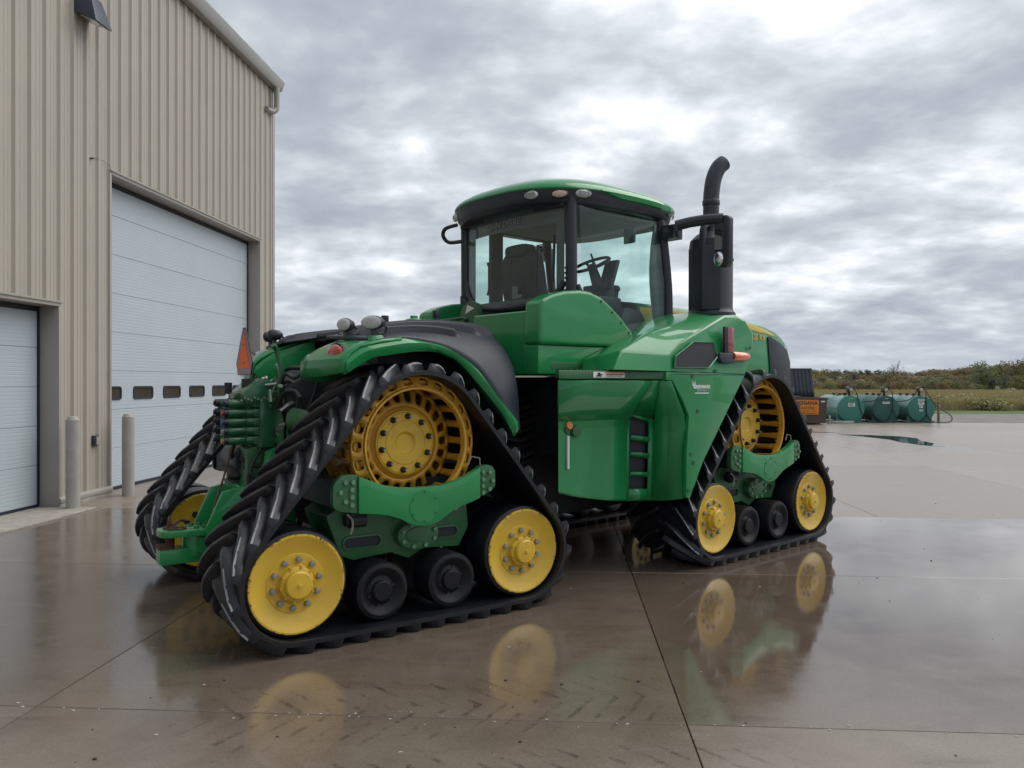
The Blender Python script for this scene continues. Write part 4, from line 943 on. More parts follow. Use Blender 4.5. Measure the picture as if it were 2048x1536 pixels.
def fender(M):
    root = None
    bm = NB(); NU, NV = 40, 16
    G_ = [[fsurf(i/NU, j/NV) for j in range(NV+1)] for i in range(NU+1)]; loft(bm, G_)
    f = part('rear_fender', bm, FENDBLK, tr, M, sol=.025, ang=60)
    for v0, v1, u0, u1, hgt in ((.22, .34, .06, .46, .040), (.41, .53, .05, .55, .045), (.60, .72, .04, .64, .048), (.79, .91, .04, .70, .048)):
        bm = NB(); rows = []; n = 26
        for i in range(n + 1):
            u = u0 + (u1 - u0) * i / n; lift = hgt * min(1, (n - i) / 3.0, (i + .2) / 2.0)
            p0, p1, p2, p3 = [fsurf(u, v) for v in (v0, v0 + .03, v1 - .03, v1)]
            nrm = (fsurf(u + .01, v0) - fsurf(u - .01, v0)).cross(fsurf(u, v1) - fsurf(u, v0)).normalized()
            if nrm.z < 0: nrm = -nrm
            rows.append([p0 + nrm*.010, p1 + nrm*(lift + .013), p2 + nrm*(lift + .013), p3 + nrm*.010])
        loft(bm, rows); part('fender_rib', bm, FENDBLK, f, ang=40)
    # nose
    inn = [(-.525, 1.712), (-.52, 1.828), (-.47, 1.878), (-.38, 1.930), (-.19, 2.010), (-.02, 2.062)]
    mid = [(-.505, 1.722), (-.500, 1.838), (-.45, 1.895), (-.37, 1.948), (-.19, 2.004), (-.02, 2.035)]
    out = [(-.452, 1.750), (-.448, 1.840), (-.40, 1.890), (-.34, 1.930), (-.18, 1.966), (-.02, 1.990)]
    bm = NB(); rows = []
    for k in range(9):
        v = k / 8; la, lb, lc = (1-v)*(1-2*v), 4*v*(1-v), v*(2*v-1); y = -1.205*la - .90*lb - .57*lc
        rows.append([(a[0]*la + b[0]*lb + c[0]*lc, y, a[1]*la + b[1]*lb + c[1]*lc + .012) for a, b, c in zip(out, mid, inn)])
    loft(bm, rows)
    nose = part('fender_nose', bm, GREEN, tr, M, sol=.02, ang=30)
    bm = NB(); prism(bm, [(-.525, 1.775), (-.49, 1.737), (-.425, 1.690), (.02, 1.735), (.02, 2.064), (-.06, 2.046), (-.227, 1.990), (-.36, 1.942), (-.447, 1.885), (-.510, 1.828)], 'y', -.585, -.560); part('fender_side', bm, GREEN, nose, bev=.008)
    ub = [(-.450, 1.850), (-.40, 1.900), (-.34, 1.940), (-.189, 1.976), (-.034, 2.000), (.168, 1.985), (.377, 1.938), (.596, 1.810), (.72, 1.685), (.825, 1.562), (1.003, 1.382)]
    lb_ = [(.967, 1.272), (.90, 1.385), (.825, 1.485), (.641, 1.678), (.464, 1.845), (.36, 1.895), (.251, 1.923), (.10, 1.922), (-.034, 1.906), (-.15, 1.888), (-.265, 1.862), (-.449, 1.752)]
    bm = NB(); NBp = 40
    U_ = [curve(ub, i/NBp) for i in range(NBp+1)]; L_ = [curve(lb_[::-1], i/NBp) for i in range(NBp+1)]
    rows = []
    for a, b in zip(U_, L_):
        m_ = (a + b) / 2
        rows.append([(a.x, -1.12, a.y - .008), (a.x, -1.185, a.y), (m_.x + .002, -1.214, m_.y + .012), (m_.x, -1.210, m_.y - .01), (b.x, -1.196, b.y), (b.x, -1.13, b.y + .004)])
    loft(bm, rows); part('fender_band', bm, GREEN, nose, sol=.014, ang=40)
    # lamps on the nose
    bm = NB(); ball(bm, (-.43, -.985, 1.898), .042, .128, .062, 22); tl = part('tail_lamp', bm, REDL, nose)
    bm = NB(); rev(bm, [(.140, 0), (.143, .02), (.11, .03)], (-.425, 0, 0), 'x', 24)
    for v in bm.verts: v.co = Vector((v.co.x, -.985 + v.co.y, 1.895 + v.co.z * .52))
    for v in [v for v in bm.verts]: pass
    part('lamp_bezel', bm, BLACKP, tl)
    for y, x, w_ in ((-1.12, -.20, .088), (-.80, -.27, .060)):
        bm = NB(); hexa(bm, [(x - .05, y - .07, 1.93), (x + .07, y - .07, 1.96), (x + .07, y + .07, 1.98), (x - .05, y + .07, 1.95), (x - .03, y - .04, 2.022), (x + .05, y - .04, 2.03), (x + .05, y + .04, 2.035), (x - .03, y + .04, 2.027)]); wl = part('work_lamp', bm, GREEN, nose, bev=.01)
        bm = NB(); box(bm, x - .012, x + .018, y - .02, y + .02, 2.02, 2.075); tube(bm, [(x + .05, y + .02, 2.04), (x + .10, y + .03, 2.05), (x + .11, y + .02, 2.085), (x + .07, y, 2.10)], .008, 6, sub=4); part('lamp_bracket', bm, BLACKP, wl)
        bm = NB(); prof = [(0, -.052), (.6, -.048), (.9, -.04), (1.0, -.02), (1.0, .0), (.8, .05), (.4, .075), (0, .08)]
        rev(bm, [(r_*1.0, h) for r_, h in prof], (0, 0, 0), 'x', 28)
        ca_, sa_ = math.cos(R(38)), math.sin(R(38))
        for v in bm.verts: px0, py0 = v.co.x, v.co.y * w_; v.co = Vector((x + px0*ca_ - py0*sa_, y + px0*sa_ + py0*ca_, 2.115 + v.co.z * .050))
        o = part('lamp_body', bm, [BLACKP, LENS], wl, ang=50)
        for f_ in o.data.polygons:
            if (f_.center.x - x)*ca_ + (f_.center.y - y)*sa_ < -.036: f_.material_index = 1
    return f, nose
fender(I4); fender(MIR)
# filler neck, breathers, mast on the deck
bm = NB(); rev(bm, [(.070, 2.06), (.072, 2.15), (.066, 2.16)], (.477, -.45, 0), 'z', 24); fn = rp('filler_neck', bm, BLACKP)
bm = NB(); rev(bm, [(.082, 2.155), (.084, 2.185), (.07, 2.21), (.03, 2.222), (0, 2.224)], (.477, -.45, 0), 'z', 24); box(bm, .447, .507, -.462, -.438, 2.215, 2.243); part('filler_cap', bm, GREEN, fn, bev=.004)
for x, y, zt in ((.215, -.45, 2.230), (.685, -.45, 2.296)):
    bm = NB(); cyl(bm, (x, y, 2.05), (x, y, zt - .05), .022, n=14); br = rp('breather', bm, MUFF)
    bm = NB(); cyl(bm, (x, y, zt - .055), (x, y, zt), .030, n=16); part('breather_cap', bm, BLACKP, br, bev=.006)

# slow moving vehicle emblem
bm = NB()
E = empty('tmp'); bpy.data.objects.remove(E)
hexp = [(-.035, 2.110), (.035, 2.110), (.205, 1.842), (.165, 1.755), (-.165, 1.755), (-.205, 1.842)]
k9 = lambda s, dz=0: [(y*s + (-.0), 1.90 + (z - 1.90)*s + dz) for y, z in hexp]
bm = NB(); prism(bm, [(y, z) for y, z in k9(1.04)], 'x', -.772, -.766); em = rp('warning_emblem', bm, DECK)
bm = NB(); prism(bm, k9(1.0), 'x', -.7745, -.7725); part('reflective_border', bm, MAROON, em)
bm = NB(); prism(bm, [(-.003, 2.075), (.003, 2.075), (.150, 1.802), (-.150, 1.802)], 'x', -.7765, -.7750); part('orange_triangle', bm, ORANGE, em)
for z in (1.99, 1.85):
    bm = NB(); rev(bm, [(.016, 0), (.014, -.004), (.007, -.005), (.006, -.009), (0, -.010)], (-.7768, 0, z), 'x', 14); part('bolt_head', bm, BOLT, em)
bm = NB(); box(bm, -.765, -.755, -.02, .02, 1.55, 2.0); part('bracket', bm, STEEL, em)

# remote valve stack and couplers
VG = mat('valve_green_paint', (.012, .105, .040), .36, coat=.5, var=.2, vscale=6, dust=.2)
for i, z in enumerate((1.530, 1.458, 1.388, 1.318, 1.246)):
    for y in (-.10, .14):
        bm = NB(); cyl(bm, (-.62, y, z), (-.79, y, z), .037, n=16); cyl(bm, (-.79, y, z), (-.925, y, z), .0325, n=16); box(bm, -.74, -.60, y - .04, y + .04, z - .03, z + .03); vs = rp('remote_coupler', bm, VG, bev=.004)
        bm = NB(); cyl(bm, (-.925, y, z), (-.955, y, z), .031, n=14); cyl(bm, (-.955, y, z), (-.968, y + .004, z), .018, n=10); part('dust_cap', bm, BLACKP, vs)
bm = NB(); box(bm, -.70, -.58, -.17, .21, 1.19, 1.57); box(bm, -.66, -.56, -.15, .19, 1.57, 1.66); rp('valve_block', bm, VG, bev=.01)
for y in (-.05, .0, .09):
    bm = NB(); box(bm, -.745, -.735, y - .015, y + .015, 1.20, 1.60); rp('valve_strap', bm, BOLT)
bm = NB(); prism(bm, [(-.84, 1.60), (-.80, 1.53), (-.60, 1.53), (-.56, 1.60), (-.60, 1.70), (-.70, 1.72)], 'y', -.16, .20); box(bm, -.86, -.70, -.12, .16, 1.60, 1.615); rp('coupler_bracket', bm, VG, bev=.008)
bm = NB(); cyl(bm, (-.70, .02, 1.60), (-.70, .02, 1.72), .085, n=20); cyl(bm, (-.86, .12, 1.60), (-.86, .12, 1.69), .03, n=12); cyl(bm, (-.60, -.1, 1.6), (-.60, -.1, 1.70), .04, n=12); rp('coupler_housing', bm, DARK, bev=.006)
bm = NB()
for i in range(10): cyl(bm, (-.62 - .025*i, -.17, 1.555 + .01*(i % 3)), (-.62 - .025*i, -.185, 1.555 + .01*(i % 3)), .009, n=8)
rp('fitting_bolts', bm, BOLT)
for i, pts in enumerate([[(-.60, -.15, 1.62), (-.50, -.25, 1.70), (-.40, -.30, 1.55), (-.36, -.32, 1.2)], [(-.60, -.17, 1.50), (-.48, -.28, 1.50), (-.42, -.32, 1.30), (-.40, -.30, 1.05)], [(-.60, -.15, 1.30), (-.46, -.30, 1.36), (-.36, -.34, 1.55), (-.3, -.32, 1.72)], [(-.62, -.12, 1.19), (-.64, -.16, 1.08), (-.72, -.1, 1.05), (-.80, .0, 1.10)], [(-.60, .18, 1.25), (-.66, .20, 1.08), (-.76, .16, 1.05), (-.84, .1, 1.12), (-.82, .1, 1.2)], [(-.55, -.16, 1.65), (-.50, -.22, 1.80), (-.3, -.3, 1.78)]]):
    bm = NB(); tube(bm, pts, .017, 8, sub=6); rp('hydraulic_hose', bm, HOSE)
bm = NB(); tube(bm, [(-.66, -.16, 1.67), (-.58, -.19, 1.68), (-.56, -.20, 1.66), (-.56, -.20, 1.60)], .012, 8); rp('release_lever', bm, STEEL)

rq = random.Random(21)
for i in range(16):
    y0, z0 = rq.uniform(-.34, -.05), rq.uniform(.95, 1.75); bm = NB()
    q_ = [(-.57 - rq.uniform(0, .06), y0, z0)]
    for j in range(3): q_.append((q_[-1][0] + rq.uniform(-.04, .09), q_[-1][1] + rq.uniform(-.14, .06), q_[-1][2] + rq.uniform(-.2, .2)))
    tube(bm, q_, rq.choice((.009, .012, .016, .02)), 8, sub=5); rp('hydraulic_hose', bm, rq.choice((HOSE, HOSE, VG, STEEL)))
for i in range(22):
    x, y, z = -.56 + rq.uniform(-.02, .02), rq.uniform(-.30, .25), rq.uniform(.9, 1.75); bm = NB(); hexbolt(bm, (x, y, z), .016, .03, (-1, 0, 0)); cyl(bm, (x + .01, y, z), (x - .006, y, z), .026, n=12); rp('hose_fitting', bm, rq.choice((BOLT, VG, DARK)))
bm = NB(); prism(bm, [(-.30, 1.02), (-.30, 1.40), (-.22, 1.52), (.2, 1.52), (.28, 1.40), (.28, 1.02)], 'x', -.585, -.555); rp('pump_cover', bm, GREEN_D, bev=.01)
bm = NB(); cyl(bm, (-.52, -.36, 1.42), (-.40, -.52, 1.38), .085, n=20); cyl(bm, (-.45, -.36, 1.2), (-.32, -.5, 1.16), .11, n=20); rp('gear_pump', bm, GREEN_D, bev=.008)
for i, (y0, dz) in enumerate(((-.14, 0), (-.08, -.05), (.02, .03), (.10, -.02), (.17, .02))):
    bm = NB(); tube(bm, [(-.66, y0, 1.22), (-.74, y0 - .02, 1.10 + dz), (-.78, y0 - .05, 1.00 + dz), (-.70, y0 - .06, .96 + dz), (-.58, y0 - .04, 1.04)], .013, 8, sub=6); rp('hydraulic_hose', bm, HOSE)
for i, m_ in enumerate((mat('red_dust_cap', (.30, .02, .02), .45), mat('blue_dust_cap', (.03, .06, .22), .45), mat('grey_dust_cap', (.2, .2, .21), .45), mat('ochre_dust_cap', (.32, .20, .03), .45))):
    bm = NB(); z = (1.458, 1.388, 1.318, 1.246)[i]; cyl(bm, (-.952, -.10, z), (-.972, -.10, z), .021, n=12); rp('coupler_plug', bm, m_)
# drawbar support, swinging drawbar and pin
bm = NB(); prism(bm, [(-1.10, .50), (-1.10, .62), (-.985, .872), (-.84, .905), (-.70, .92), (-.66, 1.16), (-.56, 1.20), (-.50, 1.20), (-.42, .95), (-.42, .45), (-.8, .42)], 'y', -.185, -.150); prism(bm, [(-1.10, .50), (-1.10, .62), (-.985, .872), (-.84, .905), (-.60, .92), (-.42, .95), (-.42, .45), (-.8, .42)], 'y', .15, .185); box(bm, -.84, -.45, -.15, .15, .84, .90); rp('drawbar_support', bm, GREEN, bev=.008)
bm = NB(); prism(bm, [(-.80, .60), (-.96, .64), (-.98, .70), (-.90, .74), (-.78, .74)], 'y', -.26, -.186); rp('support_gusset', bm, GREEN, bev=.006)
bm = NB(); prism(bm, [(-.78, .88), (-.78, 1.18), (-.64, 1.22), (-.52, 1.22), (-.50, .88)], 'y', -.10, .18); rp('rear_plate', bm, GREEN_D, bev=.01)
bm = NB(); prism(bm, [(-1.40, -.05), (-1.385, -.10), (-1.33, -.13), (-1.15, -.15), (-1.0, -.15), (-1.0, .15), (-1.15, .15), (-1.33, .13), (-1.385, .10), (-1.40, .05)], 'z', .555, .605); cyl(bm, (-1.13, 0, .40), (-1.13, 0, .555), .10, n=24); box(bm, -1.13, -.7, -.11, .11, .42, .54); rp('hammerstrap', bm, GREEN, bev=.008)
bm = NB(); prism(bm, [(-1.40, -.075), (-1.38, -.085), (-1.10, -.085), (-.4, -.085), (-.4, .085), (-1.38, .085), (-1.40, .075)], 'z', .352, .465); rp('drawbar', bm, GREEN, bev=.014)
bm = NB(); box(bm, -1.405, -1.31, -.07, .07, .4655, .49); cyl(bm, (-1.315, 0, .36), (-1.315, 0, .63), .032, n=18); cyl(bm, (-1.315, 0, .605), (-1.315, 0, .622), .05, n=18); tube(bm, [(-1.33, -.02, .62), (-1.33, -.03, .67), (-1.32, .0, .69), (-1.31, .03, .67), (-1.30, .02, .62)], .010, 8, sub=3); tube(bm, [(-1.30, 0, .63), (-1.24, .03, .66), (-1.20, .05, .65)], .014, 8); tube(bm, [(-1.27 + .055*math.cos(R(a)), -.06 + .04*math.sin(R(a)), .615) for a in range(0, 361, 30)], .007, 6); rp('hitch_pin', bm, RUST)
for q in range(6):
    bm = NB(); hexbolt(bm, (-1.15 + .06*(q % 3), -.09 + .16*(q // 3), .605), .018, .018, (0, 0, 1)); rp('strap_bolt', bm, GREEN_D)
bm = NB(); tube(bm, [(-.86, .0, 1.20), (-.93, .0, .95), (-.99, -.01, .78), (-1.04, -.04, .61)], .008, 6, sub=3); rp('chain_rod', bm, RUST)
bm = NB(); rev(bm, [(0, 0), (.12, .0), (.135, .03), (.135, .40), (.11, .46), (0, .48)], (-.70, .06, 1.07), 'y', 24); rp('air_reservoir', bm, BLACKP)
bm = NB(); cyl(bm, (-.78, .15, .95), (-.78, .15, 1.02), .07, n=20); cyl(bm, (-.78, .15, .84), (-.78, .15, .95), .045, n=16); ball(bm, (-.78, .15, .96), .085, .085, .05); rp('trailer_socket', bm, DARK)

# ---------------------------------------------------------------- front frame
bm = NB(); prism(bm, [(1.55, .42), (1.6, 1.45), (3.0, 1.55), (5.5, 1.55), (5.5, .95), (4.9, .50), (3.2, .45)], 'y', -.34, .34); fp('front_chassis', bm, DARK, bev=.02)
bm = NB(); cyl(bm, (3.8745, -.75, DZ), (3.8745, .75, DZ), .24, n=24); fp('front_axle', bm, GREEN_D)
bm = NB(); box(bm, 1.62, 3.4, -.86, .95, 1.05, 1.74); box(bm, 2.3, 2.52, -1.0, .9, .66, 1.30); fp('tank_core', bm, DARK)

# hood with grille, stripe and lettering
YH = .50
sec = [(3.02, 2.500, .50), (3.6, 2.495, .50), (4.2, 2.480, .50), (4.98, 2.433, .50), (5.40, 2.375, .495), (5.64, 2.325, .485), (5.80, 2.270, .47), (5.93, 2.205, .45), (5.98, 2.08, .43), (6.0, 1.70, .41)]
bm = NB(); rows = []
for x, z, hw in sec:
    zb = 1.62
    rows.append([(x, -hw, zb), (x, -hw - .004, min(z - .10, 1.9) if z > 1.95 else zb + .02), (x, -hw, z - .07), (x, -hw + .018, z - .022), (x, -hw + .06, z), (x, -hw*.5, z + .028), (x, 0, z + .038), (x, hw*.5, z + .028), (x, hw - .06, z), (x, hw - .018, z - .022), (x, hw, z - .07), (x, hw + .004, min(z - .10, 1.9) if z > 1.95 else zb + .02), (x, hw, zb)])
loft(bm, rows); hood = fp('hood', bm, GREEN, sol=.02, ang=28)
bm = NB(); prism(bm, [(5.50, 1.62), (5.47, 1.82), (5.415, 2.245), (5.47, 2.262), (5.72, 2.175), (5.86, 2.10), (5.93, 1.95), (5.95, 1.62)], 'y', -YH - .022, -YH + .10); gl_ = part('grille', bm, BLACKP, hood, bev=.012)
bm = NB(); box(bm, 5.86, 5.96, -YH + .03, -YH + .18, 2.06, 2.15); part('headlamp', bm, LENS, hood, bev=.02)
for yq in (-1, 1):
    def zt(x):
        for a, b in zip(sec, sec[1:]):
            if a[0] <= x <= b[0]: f = (x - a[0]) / (b[0] - a[0]); return a[1] + (b[1]-a[1])*f, a[2] + (b[2]-a[2])*f
        return sec[-1][1], sec[-1][2]
    bm = NB(); A = []
    for i in range(31):
        x = 3.04 + (5.66 - 3.04) * i / 30; z, hw = zt(x); e_ = max(0, (x - 5.1) / .56); h0 = .095 - .025 * min(1, max(0, (x - 4.2) / .8)) - .068 * e_ ** 1.6; z -= .028 * e_ ** 2 + .012
        A.append([(x, yq*(hw + .004), z - .024), (x, yq*(hw + .0125), z - .024 - h0*.4), (x, yq*(hw + .0142), z - .024 - h0)])
    loft(bm, A); part('yellow_stripe', bm, DECY, hood, ang=80)
Mside = lambda x, y, z: basis((x, y, z), (1, 0, 0), (0, 0, 1))
link('lettering', text_mesh('JOHN DEERE', .088, DECK, .001), hood, Mside(3.66, -.5158, 2.400))
link('lettering', text_mesh('9620 RX', .098, DECY, .001, bold=.002), hood, Mside(5.185, -.5165, 2.232))

# engine side panel above the front track
bm = NB()
pts = dict(a=(1.611, -1.43, 1.800), a2=(2.31, -1.455, 1.795), b=(1.736, -1.40, 1.963), c=(2.293, -1.25, 2.142), d=(2.818, -1.05, 2.301), e=(3.105, -1.05, 2.372), j=(2.31, -1.445, 1.926), k=(2.471, -1.445, 2.040), l=(3.29, -1.36, 2.335), l2=(3.456, -1.35, 2.352), g=(3.551, -1.40, 2.300), h=(3.648, -1.43, 2.185), i=(3.62, -1.46, 2.012), o=(3.469, -1.462, 1.778), f=(3.86, -.95, 2.40), fi=(3.9, -.55, 2.36), ei=(3.02, -.55, 2.36), di=(2.75, -.78, 2.26), ci=(2.32, -.88, 2.09), bi=(1.82, -.90, 1.90), ai=(1.78, -.90, 1.795), l1=(3.08, -1.19, 2.33),
           hi=(3.85, -1.15, 2.18), oi=(3.60, -1.10, 1.80), k2=(2.95, -1.45, 2.12))
P_ = {k: bm.verts.new(v) for k, v in pts.items()}
for f_ in ('a b bi ai', 'a a2 j b', 'b j k c', 'c k l l1', 'c l1 d', 'd l1 e', 'e l1 l l2 f', 'e f fi ei', 'd e ei di', 'c d di ci', 'b c ci bi', 'j a2 o i h g l2 l k', 'g h hi f', 'l2 g f', 'h i o oi hi'):
    bm.faces.new([P_[q] for q in f_.split()])
esp = fp('engine_side_panel', bm, GREEN, bev=.022, seg=3, ang=24)
bm = NB(); vent = [(2.362, 1.826), (2.853, 1.833), (2.993, 1.94), (2.953, 2.062), (2.649, 2.056), (2.376, 1.927)]
cx = sum(p[0] for p in vent)/6; cz = sum(p[1] for p in vent)/6
def off(P, s): return [(cx + (x-cx)*s, cz + (z-cz)*s) for x, z in P]
yv = lambda z: -1.4715 + max(0, z - 1.93) * .16
loft(bm, [[(x, yv(z), z) for x, z in off(vent, 1.045)], [(x, yv(z) - .012, z) for x, z in off(vent, 1.02)], [(x, yv(z) - .003, z) for x, z in off(vent, .985)]], closed=True); part('vent_frame', bm, GREEN, esp)
bm = NB(); v = [bm.verts.new((x, yv(z) - .001, z)) for x, z in off(vent, .99)]; bm.faces.new(v); vm = part('vent_screen', bm, SEAL, esp)
bm = NB()
for i in range(16):
    x0 = 2.40 + .037*i
    for j in range(8):
        pass
# reflector and amber lamp on the panel
bm = NB(); box(bm, 3.085, 3.22, -1.492, -1.462, 1.965, 2.215); rf = part('reflector_holder', bm, BLACKP, esp, bev=.008)
bm = NB(); box(bm, 3.115, 3.218, -1.498, -1.4915, 1.98, 2.21); part('red_reflector', bm, REDD, rf, bev=.003)
bm = NB(); prism(bm, [(2.99, 1.97), (3.20, 1.975), (3.25, 1.905), (3.22, 1.875), (3.04, 1.875), (2.99, 1.91)], 'y', -1.50, -1.42); lb2 = part('lamp_bracket', bm, BLACKP, esp, bev=.01)
bm = NB(); rev(bm, [(0, 0), (.040, .0), (.044, .01), (.044, .22), (.036, .25), (.02, .26), (0, .262)], (3.22, -1.475, 1.942), 'x', 24); part('amber_lamp', bm, AMBER, lb2)
bm = NB(); rev(bm, [(.020, .262), (.018, .27), (0, .272)], (3.22, -1.475, 1.942), 'x', 14); part('lamp_tip', bm, REDL, lb2)
SCR = []
def screws(par, pts, y):
    for x, z in pts:
        bm = NB(); rev(bm, [(.020, 0), (.019, -.005), (.012, -.006), (.010, -.002), (0, -.002)], (x, y, z), 'y', 14); part('panel_screw', bm, GREEN_D, par)
screws(esp, [(2.62, 1.755), (2.97, 1.80), (3.53, 2.03)], -1.466)
screws(esp, [(2.70, 1.44), (2.64, .98), (2.565, .735)], -1.4655)

# lower flank plate: runs down just behind the front track
bm = NB(); prism(bm, [(2.25, 1.785), (3.465, 1.775), (2.78, .965), (2.60, .667), (2.535, .672), (2.545, 1.10), (2.575, 1.40), (2.48, 1.545), (2.335, 1.715), (2.25, 1.715)], 'y', -1.463, -1.415); fl = fp('flank_plate', bm, GREEN, bev=.012)
screws(fl, [(2.70, 1.44), (2.60, 1.06), (2.565, .735)], -1.4635)
bm = NB(); box(bm, 2.32, 3.46, -1.4655, -1.4635, 1.764, 1.770); part('panel_seam', bm, SEAL, fl)
link('lettering', text_mesh('GREENMARK', .043, WHITE, .0008, bold=.0018), fl, Mside(2.765, -1.4648, 1.655))
link('lettering', text_mesh('E Q U I P M E N T', .020, WHITE, .0008), fl, Mside(2.765, -1.4648, 1.623))
bm = NB(); box(bm, 2.66, 2.87, -1.4648, -1.4635, 1.595, 1.604)
for a, s in ((0, 1), (0, -1)): prism(bm, [(2.645, 1.64), (2.645 + s*.022, 1.675), (2.645 + s*.018, 1.715), (2.645 + s*.004, 1.68)], 'y', -1.4648, -1.4636)
part('dealer_emblem', bm, WHITE, fl)

# fuel tank wall between the tracks: undercut below the step, louvred bay, flare to the flank plate
pl_lo = [(1.43, -.975), (1.414, -1.0), (1.60, -1.001), (1.79, -1.002), (1.98, -1.038), (2.17, -1.075)]
pl_mid = [(1.425, -.98), (1.405, -1.008), (1.60, -1.010), (1.79, -1.012), (1.985, -1.046), (2.18, -1.08)]
pl_top = [(1.12, -1.30), (1.10, -1.325), (1.46, -1.335), (1.75, -1.35), (1.98, -1.37), (2.13, -1.39)]
rest_lo = [(2.43, -1.165), (2.505, -1.26), (2.545, -1.42)]
rest_mid = [(2.45, -1.17), (2.53, -1.27), (2.575, -1.43)]
rest_top = [(2.22, -1.41), (2.28, -1.43), (2.325, -1.455)]
zlo = [.80, .765, .72, .685, .655, .640]; zr = [.628, .630, .66]
bm = NB()
loft(bm, [[(x, y, z) for (x, y), z in zip(pl_lo, zlo)], [(x, y, z + .02) for (x, y), z in zip(pl_lo, zlo)], [(x, y, 1.30) for x, y in pl_mid], [(x + (a - x)*.04, y + (b - y)*.04, 1.372) for (x, y), (a, b) in zip(pl_mid, pl_top)], [(x + (a - x)*.25, y + (b - y)*.25, 1.43) for (x, y), (a, b) in zip(pl_mid, pl_top)], [(x, y, 1.712) for x, y in pl_top]])
tw = fp('fuel_tank_wall', bm, GREEN, sol=.02, ang=5)
bm = NB(); loft(bm, [[(x, y, z) for (x, y), z in zip(rest_lo, zr)], [(x, y, 1.25) for x, y in rest_mid], [(x + (a - x)*.1, y + (b - y)*.1, 1.40) for (x, y), (a, b) in zip(rest_mid, rest_top)], [(x, y, 1.712) for x, y in rest_top]]); part('flared_wall', bm, GREEN, tw, sol=.02, ang=8)
# bay with louvres between the two walls
A0, A1 = Vector((2.17, -1.075, 0)), Vector((2.43, -1.165, 0)); A0m, A1m = Vector((2.18, -1.08, 0)), Vector((2.45, -1.17, 0))
def LP(t, z, d=0.0):
    f = min(1, max(0, (z - .63) / .65)); p = A0.lerp(A0m, f).lerp(A1.lerp(A1m, f), t); n = Vector((.327, -.945, 0)); q = p + n*d; return Vector((q.x, q.y, z))
def strip(bm, t0, t1, za0, za1, zb0, zb1, d0=0, d1=0):
    loft(bm, [[LP(t0, za0, d0), LP(t1, za1, d0)], [LP(t0, zb0, d1), LP(t1, zb1, d1)]])
slots = [(1.225, 1.20, 1.395, 1.34), (1.075, 1.055, 1.185, 1.155), (.895, .885, 1.04, 1.01), (.745, .735, .86, .845)]
zsp = [(.632, .628)] + [q for s_ in reversed(slots) for q in ((s_[0], s_[1]), (s_[2], s_[3]))]
bm = NB(); T0, T1 = .10, .80
strip(bm, 0, T0, .64, .637, 1.41, 1.405); strip(bm, T1, 1, .632, .628, 1.37, 1.36)
lev = [(.636, .632)] + [q for s_ in reversed(slots) for q in ((s_[0], s_[1]), (s_[2], s_[3]))] + [(1.42, 1.37)]
for q in range(0, len(lev), 2): strip(bm, T0, T1, *lev[q], *lev[q+1], 0, .0 if q in (0, 8) else .02)
loft(bm, [[LP(0, 1.42), LP(1, 1.37)], [Vector((2.13, -1.39, 1.712)), Vector((2.22, -1.41, 1.712))]])
part('louvre_panel', bm, GREEN, tw, sol=.014, ang=30)
bm = NB(); strip(bm, .05, .9, .70, .70, 1.42, 1.38, -.05, -.05); part('louvre_screen', bm, SEAL, tw)
# sight gauge and filler on the rear corner
bm = NB(); box(bm, 1.488, 1.512, -1.030, -1.012, .965, 1.245); sgv = part('sight_gauge', bm, WHITE, tw, bev=.004)
bm = NB(); cyl(bm, (1.50, -1.01, 1.325), (1.50, -1.045, 1.335), .034, n=20); part('orange_cap', bm, DECO, sgv)
bm = NB(); cyl(bm, (1.50, -1.0, 1.30), (1.50, -1.03, 1.30), .04, n=20); cyl(bm, (1.58, -1.0, 1.28), (1.58, -1.05, 1.28), .05, n=20); part('gauge_port', bm, GREEN_D, sgv, bev=.006)
bm = NB(); tube(bm, [(1.42, -1.02, 1.43), (1.60, -1.02, 1.39)], .012, 6); part('seam_bead', bm, GREEN_D, tw)
# step along the top
bm = NB(); prism(bm, [(1.47, -.90), (1.085, -1.335), (1.46, -1.345), (1.98, -1.385), (2.24, -1.43), (2.305, -1.468), (2.31, -.9)], 'z', 1.722, 1.792); stp = fp('side_step', bm, GREEN_D, bev=.010)
bm = NB()
for i in range(26):
    x = 1.30 + i*.037; y = -1.34 - max(0, x - 1.46)*.095
    for j in range(4): box(bm, x, x + .016, y + .02 + j*.07, y + .055 + j*.07, 1.79, 1.802)
part('step_teeth', bm, GREEN_D, stp)
def on_step(x0, x1, z0, z1, m, d=.0015, name='label', par=None):
    bm = NB(); ya = lambda x: -1.3468 - max(0, x - 1.46)*.0770
    v = [bm.verts.new(q) for q in ((x0, ya(x0) - d, z0), (x1, ya(x1) - d, z0), (x1, ya(x1) - d, z1), (x0, ya(x0) - d, z1))]; bm.faces.new(v); return part(name, bm, m, par or stp)
cl_ = on_step(1.46, 1.585, 1.735, 1.782, WHITE, .002, 'caution_label'); on_step(1.49, 1.55, 1.742, 1.752, DECK, .004, 'pictogram', cl_); on_step(1.505, 1.535, 1.752, 1.775, DECK, .004, 'pictogram', cl_); on_step(1.535, 1.56, 1.755, 1.765, DECK, .004, 'pictogram', cl_)
c2 = on_step(1.587, 1.81, 1.735, 1.782, WHITE, .002, 'caution_label'); on_step(1.588, 1.809, 1.770, 1.781, DECO, .0035, 'print_line', c2); on_step(1.60, 1.80, 1.757, 1.764, DECK, .004, 'print_line', c2); on_step(1.60, 1.78, 1.745, 1.750, DECK, .004, 'print_line', c2)

